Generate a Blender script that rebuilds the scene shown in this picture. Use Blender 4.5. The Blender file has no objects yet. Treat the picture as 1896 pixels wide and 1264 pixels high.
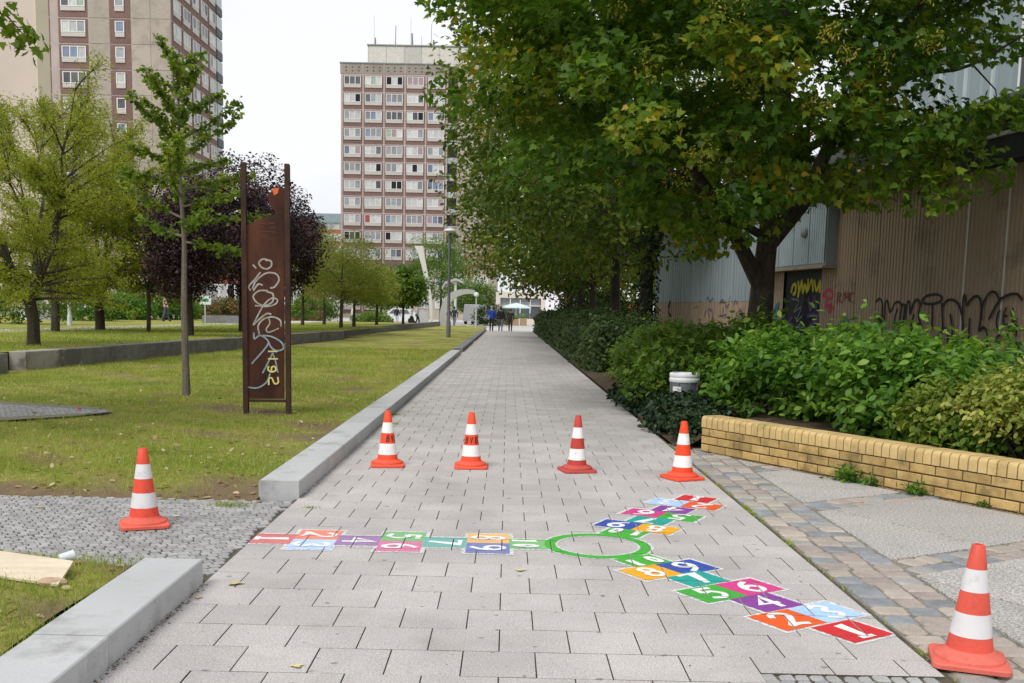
import bpy, bmesh, math, random
import numpy as np
from mathutils import Vector, Matrix
R = math.radians
rnd = random.Random(11)
rng = np.random.default_rng(11)
sc = bpy.context.scene
col = sc.collection

# ------------------------------------------------------------------ camera
F, XC, YC, H = 1893.0, 929.0, 811.0, 1.416
YAW, PIT, ROL = R(-.216), R(7.087), R(1.155)
_f = np.array([math.sin(YAW)*math.cos(PIT), math.cos(YAW)*math.cos(PIT), -math.sin(PIT)])
_r = np.array([math.cos(YAW), -math.sin(YAW), 0.0])
_u = np.cross(_r, _f)
CR = math.cos(ROL)*_r + math.sin(ROL)*_u
CU = -math.sin(ROL)*_r + math.cos(ROL)*_u
cam = bpy.data.cameras.new('camera')
cam.sensor_width = 36.0
cam.lens = 36.0*F/1896
cam.shift_x = (948-XC)/1896
cam.shift_y = (YC-632)/1896
cam.clip_start = 0.1
cam.clip_end = 2000
co = bpy.data.objects.new('camera', cam)
col.objects.link(co)
co.matrix_world = Matrix(((CR[0], CU[0], -_f[0], 0), (CR[1], CU[1], -_f[1], 0), (CR[2], CU[2], -_f[2], H), (0, 0, 0, 1)))
sc.camera = co

# ------------------------------------------------------------------ sky, sun, exposure (overcast)
SUN_EL, SUN_AZ = 52, 215          # azimuth measured from +Y towards +X
w = bpy.data.worlds.new('World')
sc.world = w
w.use_nodes = True
nt = w.node_tree
bgn = nt.nodes['Background']
sky = nt.nodes.new('ShaderNodeTexSky')
sky.sky_type = 'NISHITA'
sky.sun_disc = False
sky.sun_elevation = R(SUN_EL)
sky.sun_rotation = R(SUN_AZ)
tcn = nt.nodes.new('ShaderNodeTexCoord')
mpn = nt.nodes.new('ShaderNodeMapping')
mpn.inputs['Scale'].default_value = (1.0, 1.0, 3.2)
nzn = nt.nodes.new('ShaderNodeTexNoise')
nzn.inputs['Scale'].default_value = 1.7
nzn.inputs['Detail'].default_value = 6
nzn.inputs['Roughness'].default_value = .55
rpn = nt.nodes.new('ShaderNodeValToRGB')
rpn.color_ramp.elements[0].position = .36
rpn.color_ramp.elements[0].color = (5.1, 5.35, 5.85, 1)
rpn.color_ramp.elements[1].position = .62
rpn.color_ramp.elements[1].color = (6.75, 6.8, 6.95, 1)
mxn = nt.nodes.new('ShaderNodeMixRGB')
mxn.inputs[0].default_value = .96
nt.links.new(tcn.outputs['Generated'], mpn.inputs[0])
nt.links.new(mpn.outputs[0], nzn.inputs['Vector'])
nt.links.new(nzn.outputs['Fac'], rpn.inputs[0])
nt.links.new(sky.outputs[0], mxn.inputs[1])
nt.links.new(rpn.outputs[0], mxn.inputs[2])
nt.links.new(mxn.outputs[0], bgn.inputs[0])
bgn.inputs[1].default_value = .1
sl = bpy.data.lights.new('sun', 'SUN')
sl.energy = 1.5
sl.angle = R(25)
sl.color = (1, .97, .92)
so = bpy.data.objects.new('sun', sl)
col.objects.link(so)
_d = Vector((math.sin(R(SUN_AZ))*math.cos(R(SUN_EL)), math.cos(R(SUN_AZ))*math.cos(R(SUN_EL)), math.sin(R(SUN_EL))))
so.rotation_euler = _d.to_track_quat('Z', 'Y').to_euler()
so.location = (0, 0, 60)
sc.view_settings.view_transform = 'Standard'
sc.view_settings.look = 'None'
sc.view_settings.gamma = 1
sc.view_settings.exposure = 0.58

# ------------------------------------------------------------------ helpers: rays, nodes, meshes
def ray(x, y):
    return CR*((x-XC)/F) + CU*((YC-y)/F) + _f
def G(x, y, z=0.0):               # where the sight line of a photo pixel meets a level plane
    d = ray(x, y)
    t = (z-H)/d[2]
    return Vector((t*d[0], t*d[1], z))
def AY(x, y, Y):                  # where it meets the plane at distance Y
    d = ray(x, y)
    t = Y/d[1]
    return Vector((t*d[0], Y, H+t*d[2]))

MATS = {}
def _nodes(name):
    m = bpy.data.materials.new(name)
    m.use_nodes = True
    return m, m.node_tree, m.node_tree.nodes['Principled BSDF']
def lin(c):
    return tuple(c)+(1,) if len(c) == 3 else c
def mixn(t, a, b, fac, mode='MIX'):
    n = t.nodes.new('ShaderNodeMixRGB')
    n.blend_type = mode
    for k, v in ((0, fac), (1, a), (2, b)):
        if hasattr(v, 'node'):
            t.links.new(v, n.inputs[k])
        else:
            n.inputs[k].default_value = v if k == 0 else lin(v)
    return n.outputs[0]
def noise(t, scale, detail=5, rough=.55, obj=False, vec=None, sz=None):
    n = t.nodes.new('ShaderNodeTexNoise')
    n.inputs['Scale'].default_value = scale
    n.inputs['Detail'].default_value = detail
    n.inputs['Roughness'].default_value = rough
    if vec is None:
        if obj:
            vec = t.nodes.new('ShaderNodeTexCoord').outputs['Object']
        else:
            vec = t.nodes.new('ShaderNodeNewGeometry').outputs['Position']
    if sz:
        mp = t.nodes.new('ShaderNodeMapping')
        mp.inputs['Scale'].default_value = sz
        t.links.new(vec, mp.inputs[0])
        vec = mp.outputs[0]
    t.links.new(vec, n.inputs['Vector'])
    return n.outputs['Fac']
def ramp(t, fac, stops, interp='LINEAR'):
    n = t.nodes.new('ShaderNodeValToRGB')
    n.color_ramp.interpolation = interp
    e = n.color_ramp.elements
    while len(e) > 1:
        e.remove(e[-1])
    e[0].position = stops[0][0]
    e[0].color = lin(stops[0][1])
    for p, c in stops[1:]:
        q = e.new(p)
        q.color = lin(c)
    t.links.new(fac, n.inputs[0])
    return n.outputs[0]
def gray(v):
    return (v, v, v)
def mat(name, c, rough=.8, var=.12, scale=3., c2=None, grain=0., gscale=90., bump=0., bscale=60., spec=.3, metal=0., orand=0., attr=0., dirt=None, dscale=1.5, dlo=.52, dhi=.7, sz=None, obj=False, spots=0., worn=0.):
    if name in MATS:
        return MATS[name]
    m, t, p = _nodes(name)
    lo = tuple(x*(1-var) for x in c)
    hi = c2 or tuple(min(1, x*(1+var)) for x in c)
    o = mixn(t, lo, hi, ramp(t, noise(t, scale, sz=sz, obj=obj), [(.3, gray(0)), (.7, gray(1))]))
    if grain:
        o = mixn(t, o, ramp(t, noise(t, gscale, 3, .7), [(.3, gray(1-grain)), (.7, gray(1+grain))]), 1.0, 'MULTIPLY')
    for amt, src in ((orand, 'o'), (attr, 'a')):
        if amt:
            if src == 'o':
                f = t.nodes.new('ShaderNodeObjectInfo').outputs['Random']
            else:
                an = t.nodes.new('ShaderNodeAttribute')
                an.attribute_name = 'rnd'
                f = an.outputs['Fac']
            o = mixn(t, o, ramp(t, f, [(0, gray(1-amt)), (1, gray(1+amt))]), 1.0, 'MULTIPLY')
    if dirt:
        f = ramp(t, noise(t, dscale, 8, .65), [(dlo, gray(0)), (dhi, gray(1))])
        o = mixn(t, o, dirt, f)
    if spots:                                      # gum, oil drops, specks of dirt
        o = mixn(t, o, ramp(t, noise(t, 17, 2, .4), [(.70, gray(1)), (.74, gray(spots))]), 1.0, 'MULTIPLY')
        o = mixn(t, o, ramp(t, noise(t, .7, 9, .7), [(.35, gray(.86)), (.6, gray(1.05))]), 1.0, 'MULTIPLY')
    t.links.new(o, p.inputs['Base Color'])
    if worn:                                       # thin paint: the ground grins through
        tr = t.nodes.new('ShaderNodeBsdfTransparent')
        mx = t.nodes.new('ShaderNodeMixShader')
        f1 = ramp(t, noise(t, 75, 6, .75), [(.54, gray(0)), (.66, gray(worn))])
        f2 = ramp(t, noise(t, 7, 4, .6), [(.4, gray(.25)), (.65, gray(1))])
        t.links.new(mixn(t, f1, f2, 1.0, 'MULTIPLY'), mx.inputs[0])
        t.links.new(p.outputs[0], mx.inputs[1])
        t.links.new(tr.outputs[0], mx.inputs[2])
        t.links.new(mx.outputs[0], t.nodes['Material Output'].inputs[0])
    p.inputs['Roughness'].default_value = rough
    p.inputs['Specular IOR Level'].default_value = spec
    p.inputs['Metallic'].default_value = metal
    if bump:
        b = t.nodes.new('ShaderNodeBump')
        b.inputs['Strength'].default_value = bump
        b.inputs['Distance'].default_value = .01
        t.links.new(noise(t, bscale, 6, .65), b.inputs['Height'])
        t.links.new(b.outputs[0], p.inputs['Normal'])
    MATS[name] = m
    return m
def leafmat(name, stops, trans=.3, rough=.5):
    if name in MATS:
        return MATS[name]
    m, t, p = _nodes(name)
    a = t.nodes.new('ShaderNodeAttribute')
    a.attribute_name = 'rnd'
    o = ramp(t, a.outputs['Fac'], stops)
    t.links.new(o, p.inputs['Base Color'])
    p.inputs['Roughness'].default_value = rough
    p.inputs['Specular IOR Level'].default_value = .25
    tr = t.nodes.new('ShaderNodeBsdfTranslucent')
    t.links.new(mixn(t, o, (1.25, 1.35, .7), 1.0, 'MULTIPLY'), tr.inputs[0])
    mx = t.nodes.new('ShaderNodeMixShader')
    mx.inputs[0].default_value = trans
    t.links.new(p.outputs[0], mx.inputs[1])
    t.links.new(tr.outputs[0], mx.inputs[2])
    t.links.new(mx.outputs[0], t.nodes['Material Output'].inputs[0])
    MATS[name] = m
    return m

def tag(o, label=None, category=None, group=None, kind=None):
    for k, v in (('label', label), ('category', category), ('group', group), ('kind', kind)):
        if v:
            o[k] = v
    return o
def link(o, parent=None):
    col.objects.link(o)
    if parent is not None:
        o.parent = parent
    return o
def empty(name, loc=(0, 0, 0), rz=0.0, **kw):
    o = bpy.data.objects.new(name, None)
    o.empty_display_size = .2
    link(o)
    o.location = loc
    o.rotation_euler = (0, 0, rz)
    return tag(o, **kw)
def inst(name, me, parent=None, loc=(0, 0, 0), rot=(0, 0, 0), scale=None, **kw):
    o = bpy.data.objects.new(name, me)
    link(o, parent)
    o.location = loc
    o.rotation_euler = rot
    if scale:
        o.scale = scale
    return tag(o, **kw)

class MB:
    def __init__(s):
        s.v, s.f, s.m, s.c = [], [], [], 0
        s.a = []
        s.cur = 0.5
    def mi(s, k):
        s.c = k
        return s
    def face(s, idx):
        s.f.append(idx)
        s.m.append(s.c)
        s.a.append(s.cur)
    def add(s, vs, fs):
        b = len(s.v)
        s.v += [tuple(x) for x in vs]
        for q in fs:
            s.face([b+i for i in q])
        return s
    def quad(s, a, b, c, d):
        return s.add((a, b, c, d), ((0, 1, 2, 3),))
    def box(s, x0, x1, y0, y1, z0, z1):
        return s.add([(x0, y0, z0), (x1, y0, z0), (x1, y1, z0), (x0, y1, z0), (x0, y0, z1), (x1, y0, z1), (x1, y1, z1), (x0, y1, z1)],
                     [(3, 2, 1, 0), (4, 5, 6, 7), (0, 1, 5, 4), (1, 2, 6, 5), (2, 3, 7, 6), (3, 0, 4, 7)])
    def prism(s, poly, z0, z1, ch=0.0):          # ccw polygon, chamfered top
        n = len(poly)
        if ch:
            cx = sum(p[0] for p in poly)/n
            cy = sum(p[1] for p in poly)/n
            top = []
            for i in range(n):
                a, b, c = Vector(poly[i-1]).to_2d(), Vector(poly[i]).to_2d(), Vector(poly[(i+1) % n]).to_2d()
                d = ((a-b).normalized()+(c-b).normalized())
                if d.length < 1e-4:
                    d = Vector((cx, cy))-b
                d = d.normalized()*ch*1.3
                top.append((b.x+d.x, b.y+d.y, z1))
            vs = [(p[0], p[1], z0) for p in poly]+[(p[0], p[1], z1-ch) for p in poly]+top
            fs = [tuple(range(2*n, 3*n))]
            for i in range(n):
                j = (i+1) % n
                fs += [(i, j, n+j, n+i), (n+i, n+j, 2*n+j, 2*n+i)]
        else:
            vs = [(p[0], p[1], z0) for p in poly]+[(p[0], p[1], z1) for p in poly]
            fs = [tuple(range(n, 2*n)), tuple(range(n-1, -1, -1))]
            for i in range(n):
                j = (i+1) % n
                fs.append((i, j, n+j, n+i))
        return s.add(vs, fs)
    def tube(s, pts, rad, n=6, cap=True):
        pts = [Vector(p) for p in pts]
        b = len(s.v)
        up = None
        for i, p in enumerate(pts):
            d = (pts[min(i+1, len(pts)-1)]-pts[max(i-1, 0)])
            d = d.normalized() if d.length > 1e-9 else Vector((0, 0, 1))
            if up is None:
                up = Vector((1, 0, 0)) if abs(d.x) < .8 else Vector((0, 1, 0))
            x = (up-d*up.dot(d)).normalized()
            y = d.cross(x)
            up = x
            r = rad[i] if hasattr(rad, '__len__') else rad
            for k in range(n):
                a = 2*math.pi*k/n
                q = p+x*(r*math.cos(a))+y*(r*math.sin(a))
                s.v.append((q.x, q.y, q.z))
        for i in range(len(pts)-1):
            for k in range(n):
                k2 = (k+1) % n
                s.face([b+i*n+k, b+i*n+k2, b+(i+1)*n+k2, b+(i+1)*n+k])
        if cap:
            s.face([b+k for k in range(n-1, -1, -1)])
            s.face([b+(len(pts)-1)*n+k for k in range(n)])
        return s
    def lathe(s, prof, n=20, c=(0, 0, 0), cap=True):
        b = len(s.v)
        for r, z in prof:
            for k in range(n):
                a = 2*math.pi*k/n
                s.v.append((c[0]+r*math.cos(a), c[1]+r*math.sin(a), c[2]+z))
        for i in range(len(prof)-1):
            for k in range(n):
                k2 = (k+1) % n
                s.face([b+i*n+k, b+i*n+k2, b+(i+1)*n+k2, b+(i+1)*n+k])
        if cap:
            s.face([b+k for k in range(n-1, -1, -1)])
            s.face([b+(len(prof)-1)*n+k for k in range(n)])
        return s
    def mesh(s, name, mats, smooth=False):
        me = bpy.data.meshes.new(name)
        me.from_pydata(s.v, [], s.f)
        for m in (mats if isinstance(mats, (list, tuple)) else [mats]):
            me.materials.append(m)
        me.polygons.foreach_set('material_index', s.m)
        at = me.attributes.new('rnd', 'FLOAT', 'FACE')
        at.data.foreach_set('value', s.a)
        if smooth:
            me.polygons.foreach_set('use_smooth', [True]*len(s.f))
            if hasattr(me, 'set_sharp_from_angle'):
                me.set_sharp_from_angle(angle=R(38))
        me.update()
        return me
    def build(s, name, mats, parent=None, smooth=False, **kw):
        return inst(name, s.mesh(name, mats, smooth), parent, **kw)

def npmesh(name, V, k, rv, m):                    # n polygons of k corners each, no sharing
    n = len(V)//k
    me = bpy.data.meshes.new(name)
    me.vertices.add(n*k)
    me.vertices.foreach_set('co', np.ascontiguousarray(V, dtype=np.float32).ravel())
    me.loops.add(n*k)
    me.loops.foreach_set('vertex_index', np.arange(n*k, dtype=np.int32))
    me.polygons.add(n)
    me.polygons.foreach_set('loop_start', np.arange(0, n*k, k, dtype=np.int32))
    me.update(calc_edges=True)
    at = me.attributes.new('rnd', 'FLOAT', 'FACE')
    at.data.foreach_set('value', np.ascontiguousarray(rv, dtype=np.float32))
    me.materials.append(m)
    return me
def unit(a):
    return a/np.maximum(np.linalg.norm(a, axis=1, keepdims=True), 1e-9)
MAPLE = np.array([(0, 0, 0), (.16, .06, .02), (.46, .02, -.05), (.36, .2, .0), (.52, .44, -.08), (.26, .46, .02), (.22, .62, .0), (0, 1.0, -.12), (-.22, .62, .0), (-.26, .46, .02), (-.52, .44, -.08), (-.36, .2, .0), (-.46, .02, -.05), (-.16, .06, .02)])
OVAL = np.array([(0, 0, 0), (.22, .25, .03), (.26, .5, .03), (.15, .8, -.02), (0, 1, -.1), (-.15, .8, -.02), (-.26, .5, .03), (-.22, .25, .03)])
SIMPLE = np.array([(0, 0, 0), (.3, .35, .04), (.2, .75, 0), (0, 1, -.08), (-.2, .75, 0), (-.3, .35, .04)])
DIAM = np.array([(0, 0, 0), (.3, .5, .03), (0, 1, -.05), (-.3, .5, .03)])
LANCE = np.array([(0, 0, 0), (.17, .45, .03), (0, 1, -.06), (-.17, .45, .03)])
FAN = np.array([(0, 0, 0), (.42, .62, .04), (.25, .95, 0), (0, .88, .03), (-.25, .95, 0), (-.42, .62, .04)])
def leafverts(P, N, S, T, droop=.5, dirs=None):
    n = len(P)
    N = unit(N)
    r = rng.normal(size=(n, 3))
    r[:, 2] -= droop
    if dirs is not None:
        r = r*.6+dirs
    t = unit(r-N*np.sum(r*N, axis=1, keepdims=True))
    b = np.cross(N, t)
    S = S[:, None, None]
    return (P[:, None, :]+S*(T[None, :, 0:1]*b[:, None, :]+T[None, :, 1:2]*t[:, None, :]+T[None, :, 2:3]*N[:, None, :])).reshape(-1, 3)
def catmull(pts, k=6):
    pts = [np.array(p, float) for p in pts]
    if len(pts) < 3:
        return pts
    P = [2*pts[0]-pts[1]]+pts+[2*pts[-1]-pts[-2]]
    out = []
    for i in range(1, len(P)-2):
        for j in range(k):
            u = j/k
            a, b, c, d = P[i-1:i+3]
            out.append(.5*((2*b)+(c-a)*u+(2*a-5*b+4*c-d)*u*u+(3*b-a-3*c+d)*u**3))
    out.append(pts[-1])
    return out
def ribbon(pts, wd, smooth=True, k=6):            # 2-D stroke -> list of quads
    q = catmull(pts, k) if smooth else [np.array(p, float) for p in pts]
    n = len(q)
    L, Rr = [], []
    for i in range(n):
        d = q[min(i+1, n-1)]-q[max(i-1, 0)]
        d = d/(np.linalg.norm(d)+1e-9)
        nn = np.array((-d[1], d[0]))
        ww = wd*.5
        if not smooth and 0 < i < n-1:
            d1 = (q[i]-q[i-1])/np.linalg.norm(q[i]-q[i-1])
            ww = ww/max(.45, abs(np.dot(d1, d)))
        L.append(q[i]+nn*ww)
        Rr.append(q[i]-nn*ww)
    return [[tuple(Rr[i]), tuple(Rr[i+1]), tuple(L[i+1]), tuple(L[i])] for i in range(n-1)]
def clip(poly, x0, x1, y0, y1):
    def half(p, f):
        o = []
        for i in range(len(p)):
            a, b = p[i-1], p[i]
            fa, fb = f(a), f(b)
            if (fa >= 0) != (fb >= 0):
                u = fa/(fa-fb)
                o.append((a[0]+(b[0]-a[0])*u, a[1]+(b[1]-a[1])*u))
            if fb >= 0:
                o.append(b)
        return o
    for f in (lambda q: q[0]-x0, lambda q: x1-q[0], lambda q: q[1]-y0, lambda q: y1-q[1]):
        poly = half(poly, f)
        if len(poly) < 3:
            return []
    return poly
def area2(p):
    return sum(p[i-1][0]*p[i][1]-p[i][0]*p[i-1][1] for i in range(len(p)))
def vnoise(x, y, s=1.0, seed=0.):
    return (np.sin(x*1.7*s+seed+1.3*np.sin(y*1.1*s+seed))+np.sin(y*2.3*s+2*seed+1.7*np.sin(x*.9*s))+np.sin((x+y)*3.1*s+seed*3))/3

# ------------------------------------------------------------------ materials of the setting
m_slab = mat('concrete_paving_slab', (.475, .448, .43), .85, .1, 1.3, grain=.42, gscale=130, bump=.3, bscale=130, orand=.06, spots=.55, dirt=(.36, .335, .31), dscale=2.2, dlo=.56, dhi=.8)
m_slabj = mat('concrete_paving_slab_far', (.44, .415, .395), .85, .1, 1.3, grain=.2, gscale=120, attr=.08, dirt=(.30, .285, .27), dscale=2.2, dlo=.56, dhi=.8)
m_sjoint = mat('sett_joint', (.07, .06, .045), .95, .35, 8, grain=.3, dirt=(.07, .1, .03), dscale=3, dlo=.6)
m_joint = mat('joint_sand', (.10, .085, .062), .95, .35, 8, grain=.3, dirt=(.06, .09, .025), dscale=4)
m_kerb = mat('kerb_concrete', (.48, .485, .485), .8, .06, 2, grain=.12, gscale=200, bump=.12, bscale=150, orand=.04, dirt=(.30, .295, .28), dscale=3.5, dlo=.52, dhi=.74)
m_kerbd = mat('kerb_granite', (.2, .2, .2), .8, .2, 5, grain=.25, orand=.1)
m_gran = mat('granite', (.17, .16, .15), .85, .25, 4, grain=.45, gscale=50, bump=.5, bscale=30, orand=.12, dirt=(.24, .22, .19), dscale=1.6, dlo=.58, dhi=.75)
m_sett = mat('sett_stone', (.34, .335, .33), .8, .12, 6, grain=.2, gscale=150, bump=.3, bscale=60, orand=.17)
m_settj = mat('sett_stone_far', (.34, .335, .33), .8, .12, 6, grain=.2, gscale=150, bump=.3, bscale=60, attr=.17)
m_sand = mat('light_sand', (.22, .2, .165), .95, .25, 9, grain=.35, dirt=(.06, .08, .03), dscale=3.5, dlo=.6, dhi=.75)
m_agg = mat('exposed_aggregate', (.44, .42, .39), .9, .08, 1.5, grain=.7, gscale=70, bump=.9, bscale=80, orand=.06, dirt=(.27, .25, .22), dscale=2.5, dlo=.56, dhi=.85)
m_soil = mat('soil', (.075, .052, .034), .95, .35, 5, grain=.4, gscale=40, bump=.8, bscale=25, dirt=(.13, .1, .055), dscale=6)
def lawnmat():
    m, t, p = _nodes('lawn')
    a = ramp(t, noise(t, .55, 8, .6), [(.34, (.2, .25, .042)), (.5, (.3, .31, .07)), (.66, (.4, .345, .12))])
    b = ramp(t, noise(t, 14, 6, .7), [(.25, gray(.55)), (.75, gray(1.45))])
    o = mixn(t, a, b, 1.0, 'MULTIPLY')
    o = mixn(t, o, (.17, .115, .06), ramp(t, noise(t, 1.7, 8, .7), [(.52, gray(0)), (.66, gray(.85))]))
    an = t.nodes.new('ShaderNodeAttribute')
    an.attribute_name = 'bare'
    so_ = mixn(t, (.15, .1, .06), (.3, .225, .14), noise(t, 9, 7, .7))
    o = mixn(t, o, so_, an.outputs['Fac'])
    t.links.new(o, p.inputs['Base Color'])
    p.inputs['Roughness'].default_value = .95
    p.inputs['Specular IOR Level'].default_value = .1
    bp = t.nodes.new('ShaderNodeBump')
    bp.inputs['Strength'].default_value = .9
    bp.inputs['Distance'].default_value = .05
    t.links.new(noise(t, 18, 6, .7), bp.inputs['Height'])
    t.links.new(bp.outputs[0], p.inputs['Normal'])
    MATS['lawn'] = m
    return m
m_lawn = lawnmat()
m_ground = mat('ground', (.12, .13, .05), .95, .3, .3, grain=.3, gscale=8)
m_plaza = mat('plaza_concrete', (.52, .5, .48), .85, .08, .4, grain=.08)
m_walk = mat('sidewalk', (.50, .47, .44), .85, .1, 1, grain=.08)

# ------------------------------------------------------------------ the ground
inst('ground', MB().quad((-600, -60, -.09), (600, -60, -.09), (600, 900, -.09), (-600, 900, -.09)).mesh('ground', m_ground), kind='structure', label='flat ground reaching to the horizon')
PX0, PX1 = -1.535, 1.778
path = inst('path', MB().quad((PX0-.03, 1.5, -.011), (PX1+.035, 1.5, -.011), (PX1+.035, 76, -.011), (PX0-.03, 76, -.011)).mesh('path', m_joint), kind='structure', label='straight footpath of square grey concrete slabs')
inst('plaza', MB().quad((-60, 76, -.012), (30, 76, -.012), (30, 160, -.012), (-60, 160, -.012)).mesh('plaza', m_plaza), kind='structure', label='pale paved square at the end of the footpath')

slabs = []
for r in range(8, -233, -1):
    yt = 5.943-.3*r
    u0 = 0.0 if r % 2 else .5
    for k in range(-8, 9):
        a, b = -.009+.3*(k+u0), -.009+.3*(k+u0+1)
        x0, x1 = max(a+.0027, PX0), min(b-.0027, PX1)
        if x1-x0 < .04:
            continue
        if x0-PX0 < .05:
            x0 = PX0
        y0, y1 = yt-.3+.0031, yt-.0031
        if y0 < 3.9 and x1 > 1.05:
            if y1 > 4:
                y0 = 3.955
            else:
                x1 = 1.034
                if x1-x0 < .02:
                    continue
        slabs.append((x0, x1, y0, y1))
def slab_mesh(L, W):
    me = MB().prism([(-L/2, -W/2), (L/2, -W/2), (L/2, W/2), (-L/2, W/2)], -.05, 0, .0016).mesh('slab', [m_slab, m_joint])
    for p in me.polygons:
        if abs(p.normal.z) < .3:
            p.material_index = 1            # soil-stained edges
    return me
slab_cache = {}
order = sorted(range(len(slabs)), key=lambda i: slabs[i][2])
near = [i for i in order if slabs[i][3] > 3.5][:300]
nearset = set(near)
for i in near:
    x0, x1, y0, y1 = slabs[i]
    key = (round(x1-x0, 3), round(y1-y0, 3))
    if key not in slab_cache:
        slab_cache[key] = slab_mesh(*key)
    inst('slab', slab_cache[key], path, ((x0+x1)/2, (y0+y1)/2, rnd.uniform(-.0012, .0004)), (rnd.uniform(-.0015, .0015), rnd.uniform(-.0015, .0015), rnd.uniform(-.003, .003)))
mb = MB()
for i in order:
    if i in nearset:
        continue
    x0, x1, y0, y1 = slabs[i]
    mb.cur = rnd.random()
    mb.prism([(x0, y0), (x1, y0), (x1, y1), (x0, y1)], -.02, rnd.uniform(-.0012, .0006), .003)
mb.build('distant_slabs', m_slabj, path, kind='stuff')

# setts: rows of jittered stones in a rectangle of a local frame
def sett_poly(cx, cy, L, W, rot, jit, kc=(.08, .16)):
    pts = []
    for sx, sy in ((-1, -1), (1, -1), (1, 1), (-1, 1)):
        x, y = sx*L/2+rnd.uniform(-jit, jit), sy*W/2+rnd.uniform(-jit, jit)
        pts.append((x, y))
    out = []
    for i in range(4):                            # knock the corners off
        a, b, c = Vector(pts[i-1]), Vector(pts[i]), Vector(pts[(i+1) % 4])
        k = rnd.uniform(*kc)
        out += [b+(a-b)*k, b+(c-b)*k]
    c_, s_ = math.cos(rot), math.sin(rot)
    return [(cx+p.x*c_-p.y*s_, cy+p.x*s_+p.y*c_) for p in out]
def sett_objs(parent, polys, z, ch, mats, limit=300, joined=None, name='sett', zj=.004):
    polys = sorted(polys, key=lambda p: p[0][1]**2+p[0][0]**2)
    jb = MB()
    for i, p in enumerate(polys):
        zz = z+rnd.uniform(-zj, zj*.5)
        if i < limit:
            cx = sum(q[0] for q in p)/len(p)
            cy = sum(q[1] for q in p)/len(p)
            me = MB().prism([(q[0]-cx, q[1]-cy) for q in p], -.03, 0, ch).mesh('sett', rnd.choice(mats))
            inst(name, me, parent, (cx, cy, zz), (rnd.uniform(-.015, .015), rnd.uniform(-.015, .015), 0))
        else:
            jb.cur = rnd.random()
            jb.prism(p, z-.03, zz, ch)
    if jb.f:
        jb.build('distant_setts', joined or mats[0], parent, kind='stuff')

# side path of small mosaic setts on the left
side = inst('side_path', MB().quad((-9, 5.0, -.014), (PX0-.03, 5.0, -.014), (PX0-.03, 7.43, -.014), (-9, 7.43, -.014)).mesh('side_path', m_sjoint), kind='structure', label='small grey mosaic setts of the side path')
polys = []
ang = R(33)
for i in range(-130, 130):
    for j in range(-130, 130):
        a, b = (i+.5*(j % 2)*.7)*.064, j*.061+.012*math.sin(i*.35)
        x = -3.2+a*math.cos(ang)-b*math.sin(ang)
        y = 6.4+a*math.sin(ang)+b*math.cos(ang)
        ylo = 5.42+max(0, (-2.0-x))*.22 if x < -1.85 else 5.05
        if -6.6 < x < PX0-.03 and ylo < y < 7.40:
            polys.append(sett_poly(x, y, rnd.uniform(.051, .059), rnd.uniform(.048, .055), ang+rnd.uniform(-.08, .08), .0045, (.04, .1)))
sett_objs(side, polys, -.002, .0028, [m_sett], joined=m_settj, zj=.0022)
# the little patch of setts at the bottom right of the path
polys = []
for i in range(12):
    for j in range(6):
        polys.append(sett_poly(1.07+i*.064+rnd.uniform(-.004, .004), 3.927-j*.064, .055, .054, 0, .005))
sett_objs(path, [p for p in polys if max(q[0] for q in p) < PX1-.01], -.002, .006, [m_sett])

# forecourt on the right: sett band, aggregate slabs, cross strips
WD = Vector((.4925, -.8703))
WN = Vector((.8703, .4925))
def SN(s, n):
    return (WD.x*s+WN.x*n, WD.y*s+WN.y*n)
fore = inst('forecourt', MB().add([(PX1+.035, 1.5, -.013), (8, 1.5, -.013), (8, 4.5, -.013), SN(-9.0, 7.15)+(-.013,), (PX1+.035, 11.4, -.013)], [(0, 1, 2, 3, 4)]).mesh('forecourt', m_sand), kind='structure', label='forecourt of stone setts and pale aggregate concrete slabs')
sc_ = [mat('sett_blue', (.265, .275, .285), .75, .2, 8, grain=.15, bump=.5, bscale=40, orand=.15), mat('sett_pink', (.36, .305, .27), .75, .15, 8, grain=.15, bump=.5, bscale=40, orand=.15),
       mat('sett_grey', (.33, .315, .295), .75, .15, 8, grain=.15, bump=.5, bscale=40, orand=.15), mat('sett_tan', (.41, .36, .305), .75, .12, 8, grain=.15, bump=.5, bscale=40, orand=.12)]
polys = []
y = 2.9
while y < 11.2:
    d = rnd.uniform(.13, .165)
    x = PX1+.045
    ws = [rnd.uniform(.135, .185) for _ in range(3)]
    k = .475/sum(ws)
    for wv in ws:
        wv *= k
        polys.append(sett_poly(x+wv/2, y+d/2, wv-.014, d-.014, rnd.uniform(-.05, .05), .007))
        x += wv
    y += d
sett_objs(fore, polys, .0, .01, sc_)
XB = 2.305
def clipx(poly):
    return clip(poly, XB, 9, 2, 11.2)
strips = [-7.08, -5.48, -3.88, -2.28]
polys = []
for s0 in strips:
    for row in (-.075, .075):
        n = 4.0+rnd.uniform(0, .1)
        while n < 7.0:
            L = rnd.uniform(.14, .26)
            c = SN(s0+row, n+L/2)
            p = sett_poly(c[0], c[1], L-.016, .132, math.atan2(WN.y, WN.x), .008)
            n += L
            if min(q[0] for q in p) > XB-.02:
                polys.append(p)
sett_objs(fore, polys, .0, .01, sc_)
for s0, s1 in zip([-8.9]+[s+.16 for s in strips], [s-.16 for s in strips]+[-.4]):
    for n0, n1 in ((3.6, 4.73), (4.752, 5.817), (5.839, 6.96)):
        p = clipx([SN(s0, n0), SN(s1, n0), SN(s1, n1), SN(s0, n1)])
        if len(p) > 2:
            if area2(p) < 0:
                p = p[::-1]
            MB().prism(p, -.06, rnd.uniform(-.002, .003), .004).build('concrete_slab', m_agg, fore)

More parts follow.
